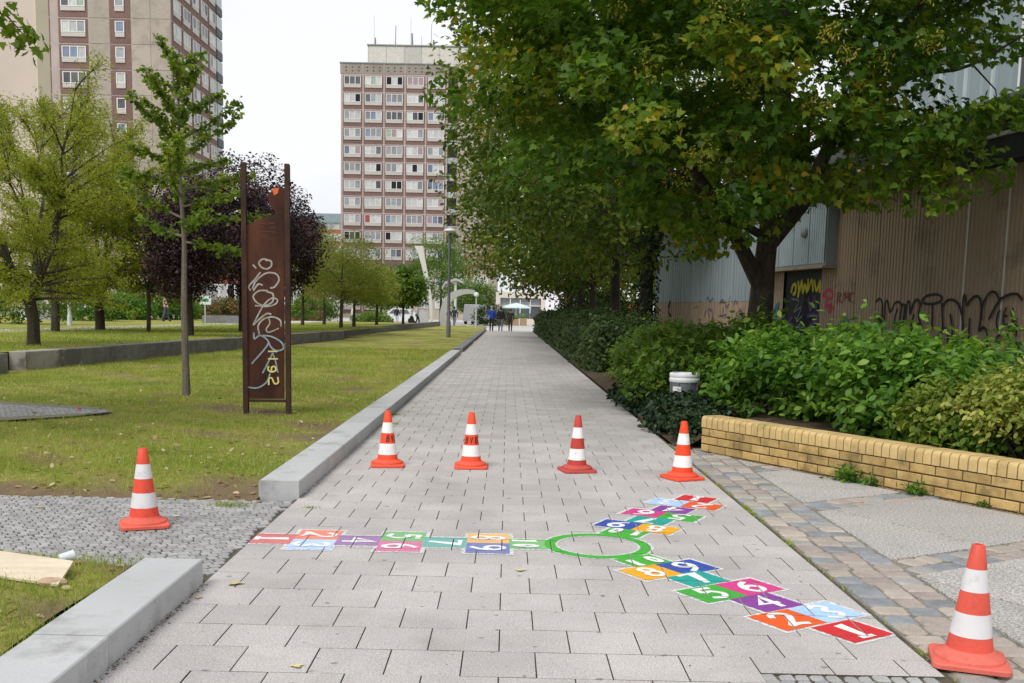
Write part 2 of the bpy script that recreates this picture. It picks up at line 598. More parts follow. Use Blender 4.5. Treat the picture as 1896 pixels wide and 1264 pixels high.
# lawns
def sstep(x):
    x = np.clip(x, 0, 1)
    return x*x*(3-2*x)
def gridmesh(name, xs, ys, zf, m, keep=None, bare=None):
    X, Y = np.meshgrid(xs, ys)
    Z = zf(X, Y)
    nx, ny = len(xs), len(ys)
    v = np.stack([X.ravel(), Y.ravel(), Z.ravel()], 1)
    f = []
    for j in range(ny-1):
        for i in range(nx-1):
            a = j*nx+i
            if keep is None or keep((X[j, i]+X[j+1, i+1])/2, (Y[j, i]+Y[j+1, i+1])/2):
                f.append((a, a+1, a+nx+1, a+nx))
    me = bpy.data.meshes.new(name)
    me.from_pydata(v.tolist(), [], f)
    me.materials.append(m)
    me.polygons.foreach_set('use_smooth', [True]*len(f))
    if bare is not None:
        at = me.attributes.new('bare', 'FLOAT', 'POINT')
        at.data.foreach_set('value', np.ascontiguousarray(bare(X, Y).ravel(), dtype=np.float32))
    return me
WA, WB = np.array((-9.29, 19.7)), np.array((-6.87, 43.2))
def wallx(y):                                     # face of the granite block wall
    return WA[0]+(y-WA[1])*(WB[0]-WA[0])/(WB[1]-WA[1])
def lawnz(X, Y):
    b = .10*sstep((Y-7.38+.12*np.sin(X*3.1))/.7)
    return b-.012+.012*vnoise(X, Y, .9)+.01*vnoise(X, Y, 2.7, 2.)
xs = np.concatenate([np.arange(-14, -8, .3), np.arange(-8, -1.85, .1), [-1.83]])
ys = np.concatenate([np.arange(7.36, 16, .1), np.arange(16, 90, .8)])
def bareness(X, Y):
    pn = vnoise(X, Y, .9)+.6*vnoise(X, Y, 2.3, 4.)+.25*vnoise(X, Y, 6.1, 1.)
    e = 1.1*np.exp(-np.clip(Y-7.4, 0, 99)/.3)+.95*np.exp(-np.clip(-1.83-X, 0, 99)/.38)*np.exp(-np.clip(Y-8, 0, 99)/9)
    e = e+.9*np.exp(-((X+2.96)**2+(Y-12.5)**2)/.12)+.8*np.exp(-((X+4.73)**2+(Y-15)**2)/.12)+.7*np.exp(-((X+4.9)**2+(Y-12.1)**2)/.35)
    return np.clip((pn+e-.47)*1.6, 0, 1)
inst('lawn', gridmesh('lawn', xs, ys, lawnz, m_lawn, lambda x, y: x < -1.7, bareness), kind='structure', label='mown lawn between the path kerb and the granite wall')
def lawn2z(X, Y):
    lim = 5.42+np.maximum(0, (-2.0-X))*.22
    return .10*sstep((lim-Y)/.35)-.01+.012*vnoise(X, Y, 2.)
xs2 = np.arange(-7, -1.80, .1)
ys2 = np.arange(1.5, 7.0, .1)
inst('corner_lawn', gridmesh('corner_lawn', xs2, ys2, lawn2z, m_lawn, lambda x, y: y < 5.47+max(0, -2-x)*.22, lambda X, Y: np.clip(.35+1.3*vnoise(X, Y, 2.4, 1.), 0, 1)), kind='structure', label='worn grass behind the near kerb')
# paved patch in the lawn
pat = inst('paved_patch', MB().add([(-9.5, 10.4, .112), (-6.6, 10.55, .112), (-5.7, 11.0, .112), (-5.0, 11.75, .112), (-4.75, 12.3, .112), (-5.1, 12.75, .112), (-5.9, 13.1, .112), (-6.6, 13.3, .112), (-9.5, 13.9, .112)], [tuple(range(9))]).mesh('paved_patch', m_sand), kind='structure', label='grey sett patch in the lawn at the left edge')
polys = []
for i in range(70):
    for j in range(60):
        x, y = -9.2+i*.066+.02*(j % 2), 10.4+j*.063
        hi = 12.45+(-4.85-x)*.32 if x < -4.85 else 0
        lo = 10.55+max(0, x+6.6)*.95
        if lo+.05 < y < hi-.04:
            polys.append(sett_poly(x, y, .058, .056, rnd.uniform(-.2, .2), .006))
sett_objs(pat, polys, .116, .006, [m_sett], limit=0, joined=m_settj)
UZ = .44
up = MB()
up.add([(-60, 12, UZ), (wallx(12)-.35, 12, UZ), (wallx(47)-.35, 47, UZ), (-7.9, 48.4, UZ), (-6.5, 74, UZ), (-60, 74, UZ), (-6.3, 79, -.02), (-60, 79, -.02)], [(0, 1, 2, 3, 4, 5), (5, 4, 6, 7)])
up.build('upper_lawn', m_lawn, kind='structure', label='raised lawn under the trees behind the granite wall')
def strip(name, pts, wd, z, m, label):
    b = MB()
    pts = [Vector(p) for p in pts]
    prev = None
    for i, p in enumerate(pts):
        d = (pts[min(i+1, len(pts)-1)]-pts[max(i-1, 0)]).normalized()
        n = Vector((-d.y, d.x))*wd*.5
        cur = ((p+n).to_tuple()+(z,), (p-n).to_tuple()+(z,))
        if prev:
            b.quad(prev[1], cur[1], cur[0], prev[0])
        prev = cur
    return b.build(name, m, kind='structure', label=label)
strip('sidewalk', [(-17.6, 20), (-16.6, 33), (-14.6, 56), (-13.4, 73.5)], 2.2, UZ+.006, m_walk, 'pale sidewalk crossing the raised lawn on the left')

# kerbs
def kerb(label, y0, y1, step, m, x1=PX0+.002, group='low concrete kerbs along the path'):
    t = empty('kerb', (x1-.15, y0, 0), label=label, category='kerb', group=group)
    y = y0
    while y < y1-.05:
        e = min(y+step, y1)
        b = MB()
        c = .006
        pr = [(-.15, -.05), (.15, -.05), (.15, .13-c), (.15-c, .13), (-.15+c, .13), (-.15, .13-c)]
        vs = [(p[0], y-y0+.003, p[1]) for p in pr]+[(p[0], e-y0-.003, p[1]) for p in pr]
        fs = [(0, 1, 2, 3, 4, 5), (11, 10, 9, 8, 7, 6)]+[(i, 6+i, 6+(i+1) % 6, (i+1) % 6) for i in range(6)]
        b.add(vs, fs)
        o = b.build('kerb_block', m, t)
        o.location = (rnd.uniform(-.003, .003), 0, rnd.uniform(-.003, .002))
        y = e
kerb('near pale concrete kerb running out of the bottom left corner', 1.0, 5.095, 1.425, m_kerb)
kerb('long pale concrete kerb edging the lawn beside the path', 7.51, 33.4, 2.0, m_kerb)
kerb('short dark kerb beyond the long pale kerb', 35.0, 46.3, 2.0, m_kerbd)
kerb('farthest dark kerb ending at the pale square', 47.2, 74, 2.0, m_kerbd)

# granite block walls
def blockwall(label, p0, p1, lens, z0, z1, th=.34, pale_first=False):
    p0, p1 = Vector(p0), Vector(p1)
    d = p1-p0
    t = empty('granite_wall', (p0.x, p0.y, z0), math.atan2(d.y, d.x), label=label, category='wall', group='low granite block walls')
    a, i = 0.0, 0
    while a < d.length-.1:
        L = min(lens[min(i, len(lens)-1)], d.length-a)
        j = lambda: rnd.uniform(-.012, .012)
        b = MB().prism([(a+.008, j()), (a+L-.008, j()), (a+L-.008, th), (a+.008, th)], -.15, z1-z0+rnd.uniform(-.008, .008), .012)
        b.build('granite_block', m_conc_old if (pale_first and i == 0) else m_gran, t)
        a += L
        i += 1
m_conc_old = mat('old_concrete', (.34, .315, .28), .9, .2, 2, grain=.15, dirt=(.13, .12, .11), dscale=1.2, dlo=.48, dhi=.56)
blockwall('long low granite block wall holding up the raised lawn', (-9.29, 19.7), (-6.87, 43.2), [2.1, 1.5], .08, .46, pale_first=True)
blockwall('granite block at the left picture edge', (-9.8, 13.5), (-9.22, 18.9), [2.7], .08, .46)
blockwall('farther dark granite block wall towards the square', (-7.6, 48.3), (-5.6, 85), [3.0], .05, .45)

# yellow brick wall
bw = empty('brick_wall', (2.055, 10.68, 0), math.atan2(WD.y, WD.x), label='low yellow brick planter wall with rounded coping bricks', category='wall')
m_brick = mat('yellow_brick', (.49, .32, .11), .75, .16, 9, c2=(.6, .42, .17), grain=.12, gscale=120, bump=.45, bscale=70, orand=.24, dirt=(.13, .09, .04), dscale=4, dlo=.5, dhi=.76)
m_cope = mat('yellow_coping_brick', (.58, .41, .17), .7, .1, 7, c2=(.66, .48, .22), grain=.08, gscale=120, bump=.2, bscale=70, orand=.08, dirt=(.22, .18, .06), dscale=4, dlo=.53, dhi=.78)
m_mort = mat('dark_mortar', (.075, .06, .035), .95, .3, 12, grain=.3, gscale=120)
LW = 5.6
MB().box(.01, LW, .009, .235, -.05, .305).build('mortar_core', m_mort, bw)
brick_me = [MB().prism([(-L/2, 0), (L/2, 0), (L/2, .1), (-L/2, .1)], -.0355, .0355).mesh('brick', m_brick) for L in (.24, .115)]
for me in brick_me:                                # ease the front edges
    bm = bmesh.new()
    bm.from_mesh(me)
    bmesh.ops.bevel(bm, geom=[e for e in bm.edges if all(v.co.y < .001 for v in e.verts)], offset=.004, segments=1, affect='EDGES')
    bm.to_mesh(me)
    bm.free()
for c in range(-1, 3):
    a = 0.0 if c % 2 else -.125
    while a < LW-.2:
        k = 0
        cx = a+.125
        if a < 0:
            k, cx = 1, .0625
        inst('brick', brick_me[k], bw, (cx, rnd.uniform(-.002, .002), .0415+.083*c-.004), (0, 0, 0))
        a += .25
cope = MB()
pr = [(0, .252), (0, .335)]+[(.035-.035*math.cos(R(a)), .335+.035*math.sin(R(a))) for a in (25, 50, 75, 90)]+[(.24, .37), (.24, .252)]
n_ = len(pr)
cope.add([(-.0365, p[0], p[1]-.252) for p in pr]+[(.0365, p[0], p[1]-.252) for p in pr], [tuple(range(n_-1, -1, -1)), tuple(range(n_, 2*n_))]+[(i, (i+1) % n_, n_+(i+1) % n_, n_+i) for i in range(n_)])
cope_me = cope.mesh('coping_brick', m_cope, True)
bm = bmesh.new()
bm.from_mesh(cope_me)
bmesh.ops.recalc_face_normals(bm, faces=bm.faces)
bm.to_mesh(cope_me)
bm.free()
for i in range(int(LW/.0835)):
    inst('coping_brick', cope_me, bw, (.04+i*.0835, -.004+rnd.uniform(-.0025, .0025), .25+rnd.uniform(-.0015, .0015)), (0, 0, rnd.uniform(-.01, .01)))
# planting bed
bed = MB()
P0 = Vector((2.055, 10.68))
bp = [(PX1+.04, 11.0), (1.95, 10.85), SN(-8.25, 7.06+.2), SN(-2.5, 7.06+.2), (9.5, 5.5), (9.5, 14), (5.5, 25), (4.6, 31), (5.0, 76), (PX1+.04, 76)]
def bedz(p):
    n = WN.x*p[0]+WN.y*p[1]
    return .02
bed.add([(p[0], p[1], .25 if 2 <= i <= 5 else .015) for i, p in enumerate(bp)]+[(3.4, 12.5, .3), (3.2, 20, .12)], [(0, 1, 2, 10), (2, 3, 4, 5, 10), (10, 5, 6, 11), (0, 10, 11), (11, 6, 7, 8, 9), (0, 11, 9)])
bed.build('planting_bed', m_soil, kind='structure', label='dark soil of the planting bed under the shrubs')

# ------------------------------------------------------------------ hopscotch painted on the slabs
HOP = Vector((.577, 6.14))
hop = empty('hopscotch_game', (HOP.x, HOP.y, 0), label='three-armed hopscotch court painted on the paving around a green ring', category='hopscotch')
def paint(name, c):
    return mat('paint_'+name, c, .65, .07, 12, grain=.1, gscale=150, dirt=tuple(x*.72+.06 for x in c), dscale=9, dlo=.6, dhi=.82, worn=.75)
PC = {'1': (.62, .03, .035), '2': (.80, .115, .02), '3': (.42, .62, .95), '4': (.25, .06, .32), '5': (.06, .40, .05), '6': (.66, .055, .24), '7': (.02, .36, .30), '8': (.86, .40, .02), '9': (.04, .085, .40), '10': (.07, .42, .05)}
def paler(c, k=.28):
    return tuple(x*(1-k)+.75*k for x in c)
m_white = mat('paint_white', (.82, .82, .8), .65, .05, 14, grain=.06, worn=.4)
m_halo, t_, p_ = _nodes('chalk_white')
p_.inputs['Base Color'].default_value = (.78, .78, .77, 1)
p_.inputs['Roughness'].default_value = .9
trn = t_.nodes.new('ShaderNodeBsdfTransparent')
mxs = t_.nodes.new('ShaderNodeMixShader')
t_.links.new(ramp(t_, noise(t_, 38, 5, .7), [(.34, gray(.12)), (.56, gray(.92))]), mxs.inputs[0])
t_.links.new(trn.outputs[0], mxs.inputs[1])
t_.links.new(p_.outputs[0], mxs.inputs[2])
t_.links.new(mxs.outputs[0], t_.nodes['Material Output'].inputs[0])
hop_slabs = [s for s in slabs if 3.9 < s[3] < 8.6]
def painted(name, polys, z, m, parent, dz=0.0):
    b = MB()
    for i, p in enumerate(polys):
        if area2(p) < 0:
            p = p[::-1]
        xs_, ys_ = [q[0] for q in p], [q[1] for q in p]
        for (x0, x1, y0, y1) in hop_slabs:
            if x1 < min(xs_) or x0 > max(xs_) or y1 < min(ys_) or y0 > max(ys_):
                continue
            c = clip(p, x0+.001, x1-.001, y0+.0005, y1-.0005)
            if len(c) > 2 and abs(area2(c)) > 1e-7:
                b.add([(q[0]-HOP.x, q[1]-HOP.y, z+dz*i) for q in c], [tuple(range(len(c)))])
    if b.f:
        return b.build(name, m, parent)
def circ(cx, cy, rx, ry, a0=0, a1=360, n=14):
    return [(cx+rx*math.cos(R(a0+(a1-a0)*i/n)), cy+ry*math.sin(R(a0+(a1-a0)*i/n))) for i in range(n+1)]
DIG = {'1': [([(-.14, .3), (0, .44), (0, -.44)], 0), ([(-.2, -.44), (.2, -.44)], 0)],
       '2': [([(-.24, .2), (-.12, .42), (.12, .42), (.22, .2), (.02, -.12), (-.24, -.42)], 1), ([(-.28, -.42), (.02, -.36), (.28, -.44)], 1)],
       '3': [([(-.24, .34), (0, .46), (.2, .28), (0, .03), (.24, -.2), (.02, -.46), (-.26, -.34)], 1)],
       '4': [([(.12, -.46), (.12, .46), (-.26, -.12), (.28, -.12)], 0)],
       '5': [([(.24, .42), (-.18, .42), (-.19, .08)], 0), ([(-.19, .06), (.06, .12), (.24, -.14), (.06, -.42), (-.24, -.36)], 1)],
       '6': [([(.18, .46), (-.1, .22), (-.22, -.14), (-.05, -.43), (.18, -.33), (.2, -.08), (0, .06), (-.18, -.08)], 1)],
       '7': [([(-.26, .42), (.24, .42), (-.06, -.46)], 0)],
       '8': [(circ(0, .21, .17, .2), 1), (circ(0, -.21, .2, .22, 90, 450), 1)],
       '9': [([(-.18, -.46), (.1, -.22), (.22, .14), (.05, .43), (-.18, .33), (-.2, .08), (0, -.06), (.18, .08)], 1)],
       '0': [(circ(0, 0, .2, .42), 1)]}
def arm(a, rads, pitch, lat, fade):
    out = Vector((math.cos(R(a)), math.sin(R(a))))
    upv = -out
    rt = Vector((upv.y, -upv.x))
    def W(r_, l_):
        q = HOP+out*r_+rt*l_
        return (q.x, q.y)
    lay = [('10', rads[0], 0), ('8', rads[1], -1), ('9', rads[1], 1), ('7', rads[2], 0), ('5', rads[3], -1), ('6', rads[3], 1), ('4', rads[4], 0), ('2', rads[5], -1), ('3', rads[5], 1), ('1', rads[6], 0)]
    h = pitch/2
    for nme, r_, side_ in lay:
        l0 = side_*lat/2
        hl = lat/2
        j = lambda: rnd.uniform(-.006, .006)
        ri = r_-h if nme != '10' else r_-h+.03
        cor = [W(r_+h-.001, l0-hl+.001), W(r_+h-.001, l0+hl-.001), W(ri+.001, l0+hl-.001), W(ri+.001, l0-hl+.001)]
        e = .021
        halo = [[W(r_+h+e+j(), l0-hl-e+j()), W(r_+h+e+j(), l0+hl+e+j()), W(ri-e+j(), l0+hl+e+j()), W(ri-e+j(), l0-hl-e+j())]]
        c = paler(PC[nme], fade) if fade else PC[nme]
        k = rnd.uniform(0, .0003)
        tile = painted('tile', [cor], .0036+k, paint('%s_%d' % (nme, a), c), hop)
        painted('chalk_edge', halo, .0022+k+side_*.0004, m_halo, hop)
        sz = pitch*.82
        if nme == '10':
            chars = [('1', -.075), ('0', .065)]
        else:
            chars = [(nme, 0)]
        z = .005
        for ch, off in chars:
            sx = .62 if nme == '10' else 1.15
            tilt = R(rnd.uniform(-7, 7))
            for pts, sm in DIG[ch]:
                P2 = []
                for (u, v) in pts:
                    u, v = u*math.cos(tilt)-v*math.sin(tilt), u*math.sin(tilt)+v*math.cos(tilt)
                    rr = r_+(.0 if nme != '10' else .03)-v*sz*(1 if nme != '10' else .72)
                    P2.append(W(rr, l0+off+u*sz*sx*.9))
                # children of the tile
                painted('digit', ribbon(P2, .034, bool(sm)), z, m_white, hop, dz=.00003)
                z += .0009
arm(180, [.41, .67, .935, 1.20, 1.465, 1.73, 1.99], .265, .266, .22)
arm(61.5, [.42, .655, .895, 1.137, 1.37, 1.636, 1.897], .245, .268, 0)
arm(-57.8, [.42, .66, .88, 1.14, 1.39, 1.647, 1.912], .25, .268, 0)
ringq = []
for i in range(60):
    a0, a1 = R(i*6), R(i*6+6)
    ringq.append([(HOP.x+r_*math.cos(a), HOP.y+r_*1.03*math.sin(a)) for r_, a in ((.26, a0), (.325, a0), (.325, a1), (.26, a1))])
painted('ring', ringq, .0042, paint('ring', (.07, .42, .05)), hop)
for ra, rb in ((.325, .342), (.244, .26)):
    ringq = []
    for i in range(60):
        a0, a1 = R(i*6), R(i*6+6)
        ringq.append([(HOP.x+r_*math.cos(a), HOP.y+r_*1.03*math.sin(a)) for r_, a in ((ra, a0), (rb, a0), (rb, a1), (ra, a1))])
    painted('chalk_edge', ringq, .003, m_halo, hop)

# ------------------------------------------------------------------ traffic cones
def cone(name_label, loc, rz, c, bands, base_r=.092, dirt=True, text=None, plate=.30, tilt=(0, 0)):
    t = empty('traffic_cone', (loc[0], loc[1], .003), rz, label=name_label, category='cone', group='traffic cones around the hopscotch')
    t.rotation_euler = (tilt[0], tilt[1], rz)
    key = 'cone_%d_%d' % (int(c[0]*100), int(c[1]*1000))
    mo = mat(key, c, .55, .1, 6, grain=.05, gscale=60, spec=.35, dirt=tuple(x*.5+.02 for x in c), dscale=11, dlo=.54, dhi=.74, sz=None)
    mw = mat('cone_white_'+('b' if bands == 'new' else 'a'), (.86, .86, .84) if bands == 'new' else (.74, .72, .73), .45, .05, 8, spec=.5, dirt=(.42, .39, .37), dscale=13, dlo=.55, dhi=.8)
    mp_ = mat(key+'_base', tuple(x*.92+.03 for x in c) if bands == 'new' else (c[0]*.95, c[1]+.05, c[2]+.045), .65, .12, 8, grain=.08, dirt=tuple(x*.6+.02 for x in c), dscale=8, dlo=.55, dhi=.8)
    h = plate/2
    q = []
    for sx, sy in ((-1, -1), (1, -1), (1, 1), (-1, 1)):
        for k in range(4):
            a = math.atan2(sy, sx)-R(45)+R(30*k)
            q.append((sx*(h-.035)+.035*math.cos(a), sy*(h-.035)+.035*math.sin(a)))
    MB().prism(q, 0, .022, .005).build('base_plate', mp_, t)
    MB().lathe([(.136, .022), (.136, .036), (.128, .046), (.108, .052), (base_r+.008, .06)] if bands == 'new' else [(.139, .022), (.137, .032), (.122, .042), (base_r+.012, .05), (base_r+.004, .064)], 28).build('flange', mp_, t, True)
    zs = [.06, .105, .205, .30, .395, .5] if bands == 'new' else [.06, .122, .217, .307, .40, .5]
    rr = lambda z: base_r+(.026-base_r)*(z-.06)/.44
    for i in range(5):
        z0, z1 = zs[i], zs[i+1]
        o_ = .0008 if i % 2 else 0
        if i == 4:
            prof = [(rr(z0), z0), (rr(z1), z1-.004), (rr(z1)-.004, z1), (.017, z1), (.015, z1-.03)]
        else:
            prof = [(rr(z0)+o_, z0), (rr(z1)+o_, z1)]
        MB().lathe(prof, 28, cap=(i == 4)).build('reflective_band' if i % 2 else 'cone_section', mw if i % 2 else mo, t, True)
    if text:
        mk = mat('lettering_black', (.02, .015, .015), .6, .1)
        GL = {'B': [([(-.3, -.5), (-.1, .5)], 0), ([(-.1, .5), (.3, .45), (.2, .08), (-.18, .02)], 1), ([(-.18, .02), (.28, 0), (.2, -.42), (-.3, -.5)], 1)],
              'V': [([(-.22, .5), (-.08, -.5), (.36, .5)], 0)], 'D': [([(-.3, -.5), (-.1, .5)], 0), ([(-.1, .5), (.16, .48), (.36, .2), (.28, -.24), (.02, -.47), (-.3, -.5)], 1)]}
        word, a0 = text
        b = MB()
        off = 0
        for i, ch in enumerate(word):
            for pts, sm in GL[ch]:
                off += 1
                for qd in ribbon([(p[0]*.037+a0+i*.045, .252+p[1]*.055) for p in pts], .0085, bool(sm), 4):
                    vs = []
                    for (u, z) in qd:
                        r_ = rr(z)+.0012+off*.0002
                        th = -math.pi/2-rz+u/rr(.25)
                        vs.append((r_*math.cos(th), r_*math.sin(th), z))
                    b.add(vs, [(0, 1, 2, 3)])
        b.build('lettering', mk, t)
    return t
ORN, ORO, ORD, ORB = (.86, .085, .03), (.78, .085, .045), (.52, .055, .04), (.72, .10, .065)
cone('clean orange cone lettered BV standing beside the long kerb', (-1.07, 9.2), R(8), ORN, 'new', text=('BVD', .008))
cone('clean orange cone lettered BVD in the middle of the path', (-.31, 9.2), R(2), ORN, 'new', text=('BVD', -.042))
cone('dull dark red cone third from the left in the row across the path', (.647, 9.1), R(14), ORD, 'new', base_r=.086)
cone('bright red-orange cone at the right edge of the path near the brick wall', (1.543, 8.8), R(24), (.88, .07, .015), 'new')
cone('worn orange cone standing on the small setts left of the path', (-2.313, 6.45), R(22), ORO, 'old')
cone('large-looking faded orange cone in the lower right corner on the stone setts', (1.95, 4.13), R(-18), ORB, 'old', tilt=(R(-.5), R(.5)))

# ------------------------------------------------------------------ rusty stele
m_rust = mat('rust_steel', (.075, .028, .018), .8, .35, 3, c2=(.14, .05, .026), grain=.15, gscale=60, dirt=(.035, .018, .015), dscale=2.2, sz=(1, 1, .35))
m_rustd = mat('rust_steel_post', (.05, .027, .022), .8, .3, 4, c2=(.085, .042, .03), grain=.15)
SZ = Vector((-2.958, 12.6, .085))
SRZ = R(6)
ste = empty('rusty_stele', SZ, SRZ, label='tall rusty steel stele with graffiti standing on two posts in the lawn', category='sculpture')
def stele_uv(px, py):                              # photo pixel -> (x, z) on the face of the stele
    d = ray(px, py)
    n = np.array((math.sin(SRZ), -math.cos(SRZ), 0))
    o = np.array((SZ.x, SZ.y, 0))
    t = ((o-np.array((0, 0, H)))@n)/(d@n)
    q = t*d+np.array((0, 0, H))-np.array(SZ)
    return (q[0]*math.cos(SRZ)+q[1]*math.sin(SRZ), q[2])
zt = stele_uv(450, 301)[1]
for sx in (-1, 1):
    x = sx*.258
    b = MB()
    b.box(x-.03, x+.03, -.055, -.045, -.1, zt)
    b.box(x-.03, x+.03, .045, .055, -.1, zt)
    b.box(x-.006, x+.006, -.045, .045, -.1, zt)
    b.build('post', m_rustd, ste)
edge = [stele_uv(*p) for p in [(457, 738), (527, 738), (527, 348), (508, 348), (497, 360), (496, 368), (504, 386), (510, 392), (508, 398), (490, 402), (470, 410), (457, 417)]]
pl = MB()
n_ = len(edge)
pl.add([(p[0], -.02, p[1]) for p in edge]+[(p[0], -.008, p[1]) for p in edge], [tuple(range(n_)), tuple(range(2*n_-1, n_-1, -1))]+[(i, n_+i, n_+(i+1) % n_, (i+1) % n_) for i in range(n_)])
pl.build('plate', m_rust, ste)
for (z, nm) in ((stele_uv(500, 738)[1]-.01, 'bottom_rail'),):
    MB().box(-.228, .228, -.03, .03, z-.03, z).build(nm, m_rustd, ste)
tagp = [stele_uv(*p) for p in [(503, 349), (517, 348), (515, 358), (508, 362)]]
MB().add([(p[0], -.026, p[1]) for p in tagp]+[(p[0], -.0205, p[1]) for p in tagp], [(0, 1, 2, 3), (7, 6, 5, 4), (0, 4, 5, 1), (1, 5, 6, 2), (2, 6, 7, 3), (3, 7, 4, 0)]).build('orange_sticker', mat('orange_sticker', (.75, .17, .06), .7), ste)
def stele_strokes(name, strokes, m, y=-.0225, sm=True):
    for i, (wd, pts) in enumerate(strokes):
        b = MB()
        q = [stele_uv(400+x/2.48, 280+yy/2.48) for x, yy in pts]
        for j, qd in enumerate(ribbon(q, wd, sm)):
            b.add([(p[0], y-.0004*i-.00003*j, p[1]) for p in qd], [(0, 1, 2, 3)])
        b.build(name, m, ste)
m_spray = mat('spray_silver', (.42, .33, .23), .6, .2, 14, c2=(.5, .52, .5))
m_sprayb = mat('spray_pale_blue', (.3, .37, .4), .6, .25, 14)
m_yel = mat('paint_yellow', (.78, .68, .24), .6)
Wd = .02
stele_strokes('graffiti', [
    (Wd, [(238, 498), (215, 495), (198, 512), (210, 532), (235, 540), (255, 525), (252, 503), (228, 500)]), (Wd*.8, [(170, 520), (186, 538)]),
    (Wd, [(205, 555), (178, 590), (152, 620), (160, 640)]), (Wd, [(168, 632), (185, 595), (230, 560), (275, 562), (290, 590), (270, 622), (250, 628)]),
    (Wd, [(172, 640), (195, 610), (215, 615)]), (Wd, [(240, 640), (200, 640), (172, 665), (190, 695), (225, 708), (260, 690), (262, 655), (235, 645)]),
    (Wd*.9, [(180, 708), (235, 712), (275, 700), (282, 680), (255, 675), (225, 700), (200, 740), (172, 795)]),
    (Wd, [(172, 798), (200, 770), (235, 745), (255, 748)]),
    (Wd, [(300, 805), (295, 775), (260, 760), (220, 770), (195, 800), (200, 840)]), (Wd*.8, [(243, 765), (248, 790), (232, 815), (240, 830), (260, 825), (290, 812)])], m_spray)
stele_strokes('graffiti', [
    (Wd, [(175, 832), (178, 860), (205, 845), (240, 870), (230, 900), (165, 975)]), (Wd, [(212, 845), (255, 850), (300, 875), (310, 905), (280, 915), (255, 900), (240, 870)]),
    (Wd*1.2, [(318, 880), (324, 900)]), (Wd, [(262, 925), (245, 960), (215, 1018)]), (Wd*.8, [(262, 925), (275, 965), (285, 1015)]), (Wd, [(250, 1020), (232, 1060), (190, 1085), (135, 1080)])], m_sprayb, -.0285)
stele_strokes('painted_numerals', [(.018, [(240, 918), (284, 918)]), (.018, [(240, 952), (286, 952)])], m_yel, -.033, False)
stele_strokes('painted_numerals', [(.02, [(244, 985), (240, 1000), (255, 1012), (275, 1005), (272, 988), (258, 990), (256, 1008)]), (.02, [(285, 1035), (287, 1060), (270, 1065), (258, 1040), (244, 1045), (244, 1072)])], m_yel, -.034)
stele_strokes('cut_inscription', [(.008, [(196, 330), (225, 334)]), (.008, [(235, 328), (268, 332)]), (.008, [(200, 345), (222, 349)]), (.008, [(250, 350), (272, 348)]), (.006, [(196, 368), (275, 371)])], mat('rust_bright', (.2, .06, .03), .8), -.023, False)

# ------------------------------------------------------------------ shed on the right
A0 = Vector((7.231, 14.897, 0))
SHR = math.atan2(.9856, -.1693)
shed = empty('metal_shed', A0, SHR, label='tan and pale blue corrugated metal hall with graffiti behind the shrubs', category='building')
SX = Vector((math.cos(SHR), math.sin(SHR)))
SN_ = Vector((-SX.y, SX.x))
def shed_uv(px, py, out=0.0):
    d = ray(px, py)
    n = np.array((SN_.x, SN_.y, 0))
    o = np.array((A0.x+SN_.x*out, A0.y+SN_.y*out, 0))
    t = ((o-np.array((0, 0, H)))@n)/(d@n)
    q = t*d+np.array((0, 0, H))
    return ((q[0]-A0.x)*SX.x+(q[1]-A0.y)*SX.y, q[2])
m_tan = mat('tan_cladding', (.36, .265, .185), .6, .08, .8, grain=.04, spec=.4, orand=.05, dirt=(.2, .15, .105), dscale=1.2, sz=(2, 2, .25))
m_blu = mat('pale_blue_cladding', (.42, .50, .53), .55, .08, .8, spec=.4, orand=.04, dirt=(.33, .38, .4), dscale=1.5)
m_blug = mat('grey_blue_cladding', (.27, .325, .345), .55, .06, .6, spec=.4, orand=.04)
m_dark = mat('dark_fascia', (.035, .037, .042), .6, .2, 2)
m_metal = mat('light_metal', (.62, .63, .63), .4, .1, 2, metal=.2)
def corr(t0, t1, z0, z1, m, name='cladding_panel', pitch=.1, dep=.014, out=0.0, parent=None):
    b = MB()
    n = max(1, int(round((t1-t0)/pitch)))
    pts = []
    for i in range(n):
        a = t0+(t1-t0)*i/n
        p = (t1-t0)/n
        pts += [(a, out), (a+p*.62, out), (a+p*.7, out-dep), (a+p*.92, out-dep)]
    pts.append((t1, out))
    for i in range(len(pts)-1):
        (a, oa), (c, oc) = pts[i], pts[i+1]
        b.quad((c, oc, z0), (a, oa, z0), (a, oa, z1), (c, oc, z1))
    return b.build(name, m, parent or shed)
t = -8.0
seams = [-7.9, -7.0, -6.1, -5.2, -4.3, -3.4, -2.5, -1.6, -.7, .2, 1.15, 2.07, 2.94, 3.75, 4.53, 5.3]
for a, c in zip(seams[:-1], seams[1:]):
    corr(a+.012, c-.012, -.1, 3.72, m_tan)
    MB().box(c-.014, c+.014, .0015, .008, -.1, 3.72).build('seam_strip', m_metal if 0 < c < 1.6 else m_tan, shed)
corr(5.3+.012, 5.87, -.1, 2.42, m_tan)
corr(7.6, 8.08, -.1, 2.42, m_tan)
for i in range(11):
    a = 8.1+i*.77
    corr(a+.006, a+.764, 1.76, 4.6, m_blug, pitch=.19, dep=.03)
    corr(a+.006, a+.764, -.1, 1.752, m_tan, pitch=.19, dep=.03)
MB().box(-8, 16.6, -9, -.06, -.1, 3.7).build('wall_core', m_dark, shed)
MB().box(8.1, 16.6, -9, -.06, 3.7, 4.6).build('wall_core', m_blug, shed)
